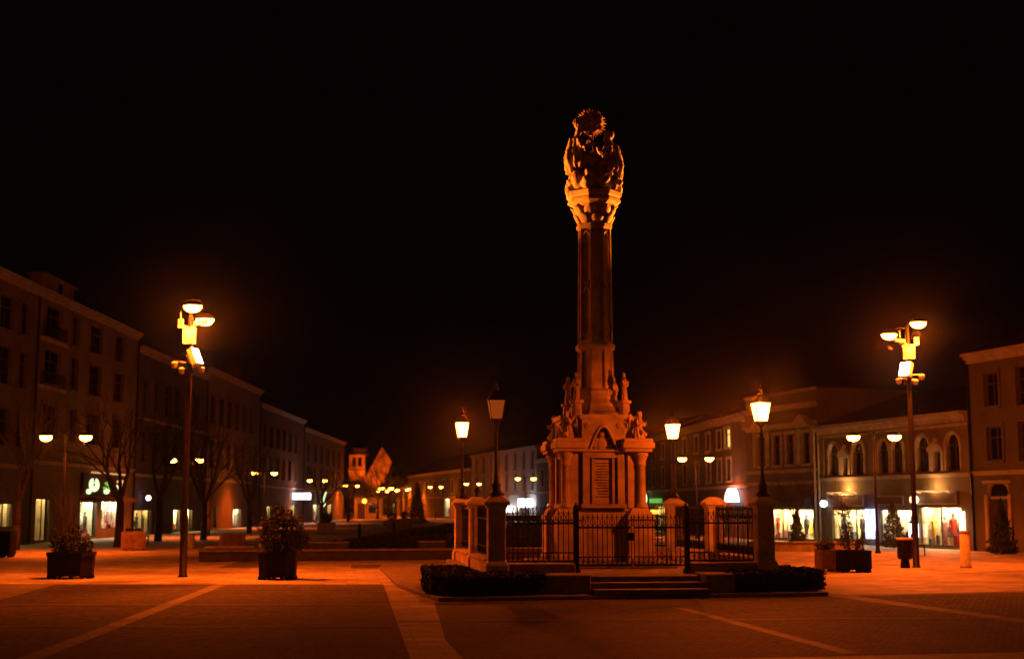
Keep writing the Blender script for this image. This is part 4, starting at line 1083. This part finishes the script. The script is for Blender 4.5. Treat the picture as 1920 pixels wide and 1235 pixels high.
# ------------------------------------------------------------------ foliage
def leaves_mesh(name, pts, size, rnd, flat=0.5):
    vs = []; fs = []
    for p in pts:
        s = size*rnd.uniform(0.6,1.3)
        a = Vector((rnd.gauss(0,1),rnd.gauss(0,1),rnd.gauss(0,1)*flat)).normalized()
        b = a.orthogonal().normalized()
        b = Matrix.Rotation(rnd.uniform(0,2*PI),3,a) @ b
        c = a.cross(b)
        o = len(vs)
        vs += [p-b*s*0.5, p+c*s*0.25+a*s*0.1, p+b*s*0.5, p-c*s*0.25+a*s*0.1]
        fs.append((o,o+1,o+2,o+3))
    me = bpy.data.meshes.new(name); me.from_pydata(vs, [], fs); me.update(); return me
def hedge(lab, poly, z0, z1, n, seed, slope=None, size=0.07, name='box_hedge', cat='hedge'):
    rnd = random.Random(seed)
    t = thing(name, lab, cat, (poly[0][0], poly[0][1], 0), 0, None)
    ox, oy = poly[0]
    P = [(x-ox, y-oy) for x, y in poly]
    xs = [p[0] for p in P]; ys = [p[1] for p in P]
    def ins(x, y):
        c = False; j = len(P)-1
        for i in range(len(P)):
            if (P[i][1] > y) != (P[j][1] > y) and x < (P[j][0]-P[i][0])*(y-P[i][1])/(P[j][1]-P[i][1])+P[i][0]: c = not c
            j = i
        return c
    top = lambda x, y: (slope(x+ox, y+oy) if slope else z1)+0.05*noise.noise(Vector((x*2.2,y*2.2,seed)))+0.03*noise.noise(Vector((x*7,y*7,seed)))
    pts = []
    while len(pts) < n:
        x, y = rnd.uniform(min(xs),max(xs)), rnd.uniform(min(ys),max(ys))
        if not ins(x, y): continue
        tz = top(x, y)
        z = tz-abs(rnd.gauss(0,0.05))
        pts.append(Vector((x,y,z)))
    per = [(math.hypot(P[(i+1)%len(P)][0]-P[i][0],P[(i+1)%len(P)][1]-P[i][1]),i) for i in range(len(P))]
    tot = sum(p[0] for p in per)
    for _ in range(n):
        u = rnd.uniform(0,tot)
        for l, i in per:
            if u < l: break
            u -= l
        f = u/l; a, b = P[i], P[(i+1)%len(P)]
        x, y = a[0]+(b[0]-a[0])*f, a[1]+(b[1]-a[1])*f
        nx, ny = (b[1]-a[1])/l, -(b[0]-a[0])/l
        z = rnd.uniform(z0, top(x,y)); d = 0.05*noise.noise(Vector((x*3,y*3,z*3)))+rnd.gauss(0,0.03)-0.03*max(0,(z-z0)/(z1-z0)-0.7)
        pts.append(Vector((x+nx*d,y+ny*d,z)))
    link('leaves', leaves_mesh('leaves', pts, size, rnd, 1.0), 'leaf_dark', t)
    cx, cy_ = sum(xs)/len(xs), sum(ys)/len(ys)
    core = MB()
    q = [(cx+(x-cx)*0.97, cy_+(y-cy_)*0.95) for x, y in P]
    n_ = len(q)
    core.add([(x,y,z0) for x,y in q]+[(x,y,(slope(x+ox,y+oy) if slope else z1)-0.06) for x,y in q],
             [tuple(range(n_)), tuple(range(2*n_-1,n_-1,-1))]+[(i,(i+1)%n_,n_+(i+1)%n_,n_+i) for i in range(n_)])
    core.build('branches', 'leaf_dark', t)
    return t
def LW(pts): return [MW(x,y)[:2] for x, y in pts]
hedge('low clipped dark hedge at the left front corner of the platform', LW([(-4.45,-6.4),(-2.35,-6.15),(-2.35,-5.0),(-3.68,-4.95),(-3.75,-1.6),(-4.7,-1.6),(-4.85,-5.6)]), 0.09, 0.54, 7500, 1)
hedge('low clipped dark hedge at the right front corner of the platform', LW([(1.98,-5.95),(3.9,-5.6),(4.3,-5.15),(4.3,-2.6),(3.7,-2.6),(3.68,-4.95),(1.98,-5.0)]), 0.09, 0.53, 6500, 2)
hedge('wide dark shrub bed rising to the right behind the low stone wall', [(-7.2,52.6),(3.5,54.2),(4.5,62),(-5.4,62)], 0.3, 1.0, 9000, 3,
      slope=lambda x, y: min(1.5, 0.62+0.14*max(0,x+6.8)), size=0.13, name='shrub_bed', cat='shrubs')

def limb(mb, p, d, L, r, depth, rnd, spread=0.6, up=0.15):
    segs = 3
    for k in range(segs):
        d = (d+Vector((rnd.gauss(0,0.12),rnd.gauss(0,0.12),rnd.gauss(0,0.06)+up*0.3))).normalized()
        q = p+d*(L/segs); r2 = r*0.86
        mb.tube(p, q, r, r2, 5 if depth > 1 else 4)
        p, r = q, r2
        if depth > 0 and k > 0:
            a = rnd.uniform(0,2*PI)
            o = d.orthogonal().normalized(); o = Matrix.Rotation(a,3,d) @ o
            limb(mb, p, (d+o*spread*rnd.uniform(0.8,1.5)).normalized(), L*rnd.uniform(0.55,0.75), r*0.62, depth-1, rnd, spread, up)
    if depth > 0:
        for _ in range(2):
            o = Matrix.Rotation(rnd.uniform(0,2*PI),3,d) @ d.orthogonal().normalized()
            limb(mb, p, (d+o*spread*rnd.uniform(0.5,1.2)).normalized(), L*rnd.uniform(0.6,0.8), r*0.7, depth-1, rnd, spread, up)
def bare_tree(lab, x, y, h, seed, r=0.14, depth=4, group='bare winter trees'):
    rnd = random.Random(seed)
    t = thing('bare_tree', lab, 'tree', (x,y,0), 0, group)
    tk = MB(); h0 = h*0.30
    tk.tube((0,0,0),(0.02,0.03,h0*0.5),r*1.15,r,9).tube((0.02,0.03,h0*0.5),(0.0,0.05,h0),r,r*0.9,9)
    tk.build('trunk', 'bark', t, True)
    c = MB()
    for i in range(4):
        a = 2*PI*i/4+rnd.uniform(-0.4,0.4)
        limb(c, Vector((0,0.05,h0-0.05)), Vector((0.55*math.cos(a),0.55*math.sin(a),1)).normalized(), h*0.30, r*0.6, depth-1, rnd)
    c.build('crown', 'bark', t)
    return t
bare_tree('bare winter tree behind the square wooden planter box', -19.4, 66.5, 7.4, 11, 0.2)
bare_tree('bare winter tree left of the nearest twin lamp at the picture edge', -22.8, 62, 7.5, 12, 0.18)
bare_tree('bare winter tree right of the tall left pole', -18.3, 80, 7.0, 13, 0.18)
bare_tree('bare winter tree before the long dark house on the left', -19.5, 100, 7.0, 14, 0.18, 3)
bare_tree('broad bare winter tree between the glowing shop letters and the globe lamp', -20.2, 77, 8.0, 41, 0.2)
bare_tree('bare winter tree between the white globe lamp and the tall left pole', -20.6, 91, 8.0, 42, 0.19, 3)
bare_tree('bare winter tree below the tilted white tube sign', -17.0, 120, 6.5, 15, 0.18, 3)
bare_tree('bare winter tree in front of the floodlit church tower', -20.9, 172, 7.0, 16, 0.2, 3)
bare_tree('bare winter tree in front of the floodlit church gable', -20.5, 205, 9.5, 17, 0.22, 3)
bare_tree('thin young bare tree before the pedimented house', 13.4, 64, 4.6, 18, 0.06, 3)

def conifer(lab, x, y, h, w, seed, z0=0.0, n=2600, group=None, size=0.12, power=0.9, name='conifer'):
    rnd = random.Random(seed)
    t = thing(name, lab, 'tree', (x,y,z0), 0, group)
    MB().tube((0,0,0),(0,0,h*0.9),0.05,0.012,7).build('trunk', 'bark', t)
    pts = []
    tiers = int(h/0.13)
    for k in range(n):
        f = rnd.random()**1.4
        z = h*(0.06+0.94*f)
        R = w/2*(1-f)**power*(0.72+0.35*abs(math.sin(f*tiers*1.1)))
        a = rnd.uniform(0,2*PI)
        R *= 0.8+0.35*noise.noise(Vector((math.cos(a)*1.6,math.sin(a)*1.6,z*2.2+seed)))
        rr = R*math.sqrt(rnd.uniform(0.25,1))
        pts.append(Vector((rr*math.cos(a),rr*math.sin(a),z-0.18*rr)))
    link('crown', leaves_mesh('crown', pts, size, rnd, 0.7), 'leaf_needle', t)
    return t
conifer('narrow dark conifer standing before the bright wide shop window', 13.1, 62, 1.75, 1.3, 21, 0.1, 1900)
conifer('bushy dark conifer between the arched house shops, near a litter bin', 17.3, 61.2, 2.15, 1.6, 22, 0.1, 2400)
conifer('broad dark conifer before the arched black doorway at the right edge', 20.5, 56.4, 2.3, 1.7, 23, 0.0, 2400)
conifer('tall dark evergreen hiding the right half of the floodlit gable', -26.6, 300, 11.6, 12.5, 27, 0, 4200, size=0.7, power=0.85)
conifer('dark evergreen standing far down the street left of the fence', -10.6, 150, 4.6, 3.0, 24, 0, 1600, size=0.3)

# ------------------------------------------------------------------ planters
def octagon(w, ch=0.24):
    a = w/2; c = a-w*ch
    return [(-a,-c),(-c,-a),(c,-a),(a,-c),(a,c),(c,a),(-c,a),(-a,c)]
def planter(lab, x, y, w, h, rz=0.0, m='planter_dark', name='planter', oct_=True, group='planters on the square', vents=True):
    t = thing(name, lab, 'planter', (x,y,0), rz, group)
    P = octagon(w) if oct_ else [(-w/2,-w/2),(w/2,-w/2),(w/2,w/2),(-w/2,w/2)]
    s = lambda k: [(a*k,b*k) for a, b in P]
    tub = MB()
    n = len(P)
    rings = [(s(0.97),0.07),(s(1.0),h-0.1),(s(1.05),h-0.1),(s(1.05),h),(s(0.9),h),(s(0.88),h-0.12)]
    vs = []; fs = []
    for pr, z in rings: vs += [(a,b,z) for a, b in pr]
    for k in range(len(rings)-1):
        for i in range(n):
            j = (i+1) % n; fs.append((k*n+i,k*n+j,(k+1)*n+j,(k+1)*n+i))
    fs.append(tuple(range(n-1,-1,-1)))
    tub.add(vs, fs).build('tub', m, t)
    MB().prism(s(0.885), h-0.16, h-0.11).build('soil', 'soil', t)
    for i in range(n):
        a, b = P[i], P[(i+1) % n]
        L = math.hypot(b[0]-a[0], b[1]-a[1])
        k = max(1, int(L/0.15))
        for q in range(k):
            f = (q+0.5)/k; px, py = (a[0]+(b[0]-a[0])*f)*0.95, (a[1]+(b[1]-a[1])*f)*0.95
            if q % 2 == 0 or k < 3:
                MB().box(px-0.045,px+0.045,py-0.045,py+0.045,0,0.075).build('foot', m, t)
    if not oct_:
        sl = MB()
        for k in range(4):
            A = k*PI/2
            for i in range(6):
                u0 = -w/2+w*i/6+0.012; u1 = -w/2+w*(i+1)/6-0.012
                q = [(u0,-w/2-0.025),(u1,-w/2-0.025),(u1,-w/2-0.001),(u0,-w/2-0.001)]
                q = [(a*math.cos(A)-b*math.sin(A), a*math.sin(A)+b*math.cos(A)) for a, b in q]
                MB().prism(q, 0.1, h-0.11).build('slat', m, t)
    return t
def shrub(lab, x, y, z, blobs, n, seed, leaf='leaf_dark', size=0.08, twigs=0, name='shrub', twig_h=1.0, tw=0.5, group=None):
    rnd = random.Random(seed)
    t = thing(name, lab, 'shrub', (x,y,z), 0, group)
    tot = sum(b[3]**2 for b in blobs); pts = []
    for bx, by, bz, br, *e in blobs:
        k = int(n*br*br/tot)
        for _ in range(k):
            v = Vector((rnd.gauss(0,1),rnd.gauss(0,1),rnd.gauss(0,1))).normalized()
            rr = br*(0.55+0.5*rnd.random())*(0.85+0.4*noise.noise(v*2.1+Vector((bx,by,bz+seed))))
            sz = e[0] if e else 1.0
            pts.append(Vector((bx,by,bz))+Vector((v.x*rr,v.y*rr,v.z*rr*sz)))
    link('leaves', leaves_mesh('leaves', pts, size, rnd, 1.0), leaf, t)
    st = MB()
    for bx, by, bz, br, *e in blobs:
        st.tube((bx*0.15,by*0.15,-0.05),(bx,by,bz),0.03,0.015,5)
        for _ in range(7):
            v = Vector((rnd.gauss(0,1),rnd.gauss(0,1),abs(rnd.gauss(0,1)))).normalized()*br*0.9
            st.tube((bx,by,bz),(bx+v.x,by+v.y,bz+v.z),0.012,0.004,4)
    for _ in range(twigs):
        a = rnd.uniform(0,2*PI); p = Vector((0.1*math.cos(a),0.1*math.sin(a),0.0))
        limb(st, p, Vector((tw*math.cos(a)*rnd.random(),tw*math.sin(a)*rnd.random(),1)).normalized(), twig_h*rnd.uniform(0.5,0.75), 0.014, 2, rnd, 0.45)
    st.build('stems', 'bark', t)
    return t
planter('dark faceted planter on the left below the nearest twin lamp', -12.35, 37.9, 1.22, 0.72, 0.2)
shrub('dense low dark shrub with thin twigs in the left planter', -12.35, 37.9, 0.6, [(0,0,0.35,0.42),(-0.3,-0.1,0.3,0.3),(0.35,0.1,0.25,0.28),(0.05,0.1,0.7,0.22)], 1900, 31, twigs=7, twig_h=1.5)
planter('dark straight planter under the tall bushy shrub', -6.46, 37.35, 1.0, 0.74, 0.05, 'planter_dark', group='planters on the square')
shrub('tall bushy dark shrub overflowing its planter', -6.46, 37.35, 0.62, [(-0.12,0,0.42,0.5),(0.4,-0.1,0.42,0.42),(0.62,0.05,0.5,0.32),(-0.28,0,0.8,0.36),(0.15,0,1.0,0.36),(-0.05,0.1,1.25,0.22),(0.4,0,0.8,0.38)], 3800, 32, twigs=3, twig_h=1.1)
planter('square slatted wooden planter box lit orange on the left', -17.2, 61.3, 0.92, 0.84, 0.42, 'planter_wood', oct_=False, name='planter_box')
planter('square dark planter box cut by the left picture edge', -20.2, 53.2, 1.0, 1.0, 0.1, 'planter_dark', oct_=False, name='planter_box')
planter('wide wooden planter box on the stone ledge near the left pole', -13.1, 63.2, 1.05, 0.72, 0.3, 'planter_wood', oct_=False, name='planter_box')
planter('brown slatted planter box left of a darker one on the right', 9.72, 41.9, 0.5, 0.66, 0.1, 'bench_wood', oct_=False, name='planter_box')
planter('dark square planter box right of a brown one', 10.45, 41.5, 0.86, 0.66, 0.1, 'planter_dark', oct_=False, name='planter_box')
shrub('sparse leafy shrub in the dark square planter on the right', 10.4, 41.5, 0.55, [(-0.1,0,0.35,0.3),(0.3,0,0.3,0.25),(-0.1,0,0.75,0.2),(-0.2,0.05,1.3,0.34,0.8)], 900, 33, leaf='leaf_dark', twigs=5, twig_h=1.6, tw=0.35)
shrub('low trailing shrub in the brown planter on the right', 9.72, 41.9, 0.55, [(-0.1,0,0.2,0.28,0.7),(0.1,0,0.25,0.25,0.8)], 600, 34)
for i, (x, y, w, lab) in enumerate([(-9.8,110,1.3,'far wooden planter box down the street under the yellow lamp'),(-13.5,98,1.2,'far wooden planter box left of the church line'),(-10.2,128,1.4,'farthest wooden planter box in the lit strip of street')]):
    planter(lab, x, y, w, 0.8, 0.2, 'planter_wood', oct_=False, name='planter_box')
    shrub('dark rounded shrub in the '+lab.split(' wooden')[0]+' box '+('under the yellow lamp','left of the church line','in the lit strip of street')[i], x, y, 0.7, [(0,0,0.4,0.5)], 500, 40+i, size=0.14)

# ------------------------------------------------------------------ low walls, ledges, seats
te = MB().prism([(-11.3,49.2),(-2.2,51.2),(3.2,52.4),(3.8,63.5),(-7.6,63.5),(-8.4,56),(-12.4,55)], 0.0, 0.28)
tag(bevel(te.build('terrace', 'granite_step'), 0.02), kind='structure')
w = thing('low_wall', 'long low stone wall across the square behind the planters', 'wall', (-11.35,49.0,0), math.atan2(2.0,9.1))
bevel(MB().box(0,9.6,-0.2,0.22,0,0.34).build('wall_body', 'wall_granite', w), 0.02)
bevel(MB().box(-0.03,9.63,-0.25,0.27,0.34,0.42).build('coping', 'granite_step', w), 0.02)
for x, y, L, lab in ((-6.9,50.6,1.5,'large stone seat block on the low wall near the bushy planter'),(-3.1,51.6,1.0,'small stone seat block on the low wall near the fence')):
    s = thing('stone_bench', lab, 'bench', (x,y,0.28), 0.2, 'stone seat blocks')
    bevel(MB().box(-L/2,L/2,-0.3,0.3,0,0.34).build('seat_body', 'wall_granite', s), 0.02)
    bevel(MB().box(-L/2-0.03,L/2+0.03,-0.33,0.33,0.34,0.4).build('seat_top', 'granite_step', s), 0.015)
s = thing('stone_ledge', 'flat stone ledge under the wide wooden planter box', 'ledge', (-12.9,61.9,0), 0.1)
bevel(MB().box(-1.15,1.1,-0.3,0.3,0.08,0.18).build('ledge_top', 'sandstone', s), 0.015)
MB().box(-1.0,-0.8,-0.25,0.25,0,0.08).build('support', 'sandstone_dark', s); MB().box(0.75,0.95,-0.25,0.25,0,0.08).build('support', 'sandstone_dark', s)
w = thing('low_wall', 'low reddish stone wall below the bright shop windows on the right', 'wall', (10.6,60.5,0), -0.12)
bevel(MB().box(0,4.9,-0.25,0.25,0,0.36).build('wall_body', 'sandstone_dark', w), 0.02)
bevel(MB().box(-0.03,4.93,-0.29,0.29,0.36,0.43).build('coping', 'sandstone_dark', w), 0.015)
def bench(lab, x, y, rz):
    t = thing('park_bench', lab, 'bench', (x,y,0), rz, 'park benches')
    for i in range(3): MB().box(-0.85,0.85,-0.22+i*0.15,-0.1+i*0.15,0.43,0.47).build('seat_slat', 'bench_wood', t)
    for i in range(2): MB().box(-0.85,0.85,0.27+i*0.03,0.31+i*0.03,0.58+i*0.15,0.69+i*0.15).build('back_slat', 'bench_wood', t)
    for s in (-1,1):
        MB().box(s*0.7-0.03,s*0.7+0.03,-0.22,-0.17,0,0.43).box(s*0.7-0.03,s*0.7+0.03,0.22,0.27,0,0.43).box(s*0.7-0.03,s*0.7+0.03,-0.22,0.34,0.39,0.43).box(s*0.7-0.03,s*0.7+0.03,0.3,0.34,0.43,0.85).build('leg', 'iron', t)
bench('park bench before the shop with dressed dummies on the right', 16.75, 55.5, 1.27)
bench('park bench far off on the left beyond the stone ledge', -19.5, 70.5, 1.4)
# litter bin
t = thing('litter_bin', 'round dark litter bin beside the tall right pole', 'litter bin', (12.85,44.2,0), 0)
MB().lathe([(0.2,0.28),(0.24,0.34),(0.25,0.92),(0.24,0.94),(0.21,0.92),(0.2,0.4)],14,(0,0,0)).build('bin_body', 'pole_paint', t, True)
MB().lathe([(0.27,0.9),(0.28,0.96),(0.24,0.97)],14).build('rim', 'light_grey_paint', t, True)
MB().lathe([(0.16,0),(0.16,0.04),(0.13,0.3)],10).build('foot', 'pole_paint', t, True)
def bollard(lab, x, y, h, r, m='stone_bollard'):
    t = thing('bollard', lab, 'bollard', (x,y,0), 0, 'bollards')
    MB().lathe([(r*1.12,0),(r*1.12,0.05),(r,0.07),(r*0.94,h-0.12)],16).build('bollard_body', m, t, True)
    MB().lathe([(r*0.94,h-0.12),(r*0.86,h-0.11),(r*0.86,h-0.08),(r*0.94,h-0.07),(r*0.92,h-0.02),(r*0.7,h)],16).build('cap', m, t, True)
bollard('tall pale round stone bollard right of the tall right pole', 14.86, 44.3, 1.2, 0.17)
bollard('short thick bollard beside the tall left pole', -15.3, 64.4, 0.72, 0.18)
bollard('thin dark bollard far down the street left of the shrub bed', -9.5, 84, 0.9, 0.1, 'pole_paint')
bollard('thin dark bollard far off before the lit strip of street', -7.9, 90, 0.9, 0.1, 'pole_paint')

# ------------------------------------------------------------------ yellow wall lamp of the lit arcade far down the street
t = thing('kiosk', 'small kiosk front lit orange behind the yellow globe lamp', 'kiosk', (-24.4,208,0), 0)
kw = MB(); wall_front(kw, 4.2, 3.3, [(0.5,1.6,0.05,2.4),(2.2,3.7,0.9,2.4)])
kw.box(0,4.2,0.4,3,0,3.3).build('wall', 'trim_stone', t)
MB().box(-0.3,4.5,-0.5,3.2,3.32,3.55).build('roof', 'roof_tiles', t)
MB().box(0.5,1.6,0.12,0.2,0.05,2.4).build('door', 'door_wood', t)
add_window(t, 2.2, 0.9, 1.5, 1.5)
t = thing('arcade_lamp', 'round yellow lamp glowing far down the street right of the church', 'lamp', (-22.5,205,0), 0)
MB().lathe([(0.1,0),(0.07,0.1),(0.05,2.6)],8).build('pole', 'pole_paint', t)
MB().ball((0,0,2.75),0.36,12,8).build('globe', 'lamp_yellow', t, True)
lamp('arcade_light', (0,-0.9,2.6), 900, SODIUM, t, 0.3)

# ------------------------------------------------------------------ air
if HAZE > 0:
    hz = MB().box(-420,420,-80,940,-1.0,45).build('haze', None)
    m = bpy.data.materials.new('haze'); m.use_nodes = True
    nt = m.node_tree; nt.nodes.remove(nt.nodes['Principled BSDF'])
    v = nt.nodes.new('ShaderNodeVolumePrincipled')
    v.inputs['Color'].default_value = (0.95,0.93,0.9,1); v.inputs['Density'].default_value = HAZE; v.inputs['Anisotropy'].default_value = 0.975
    nt.links.new(v.outputs[0], nt.nodes['Material Output'].inputs['Volume'])
    hz.data.materials.append(m)
    tag(hz, kind='stuff')
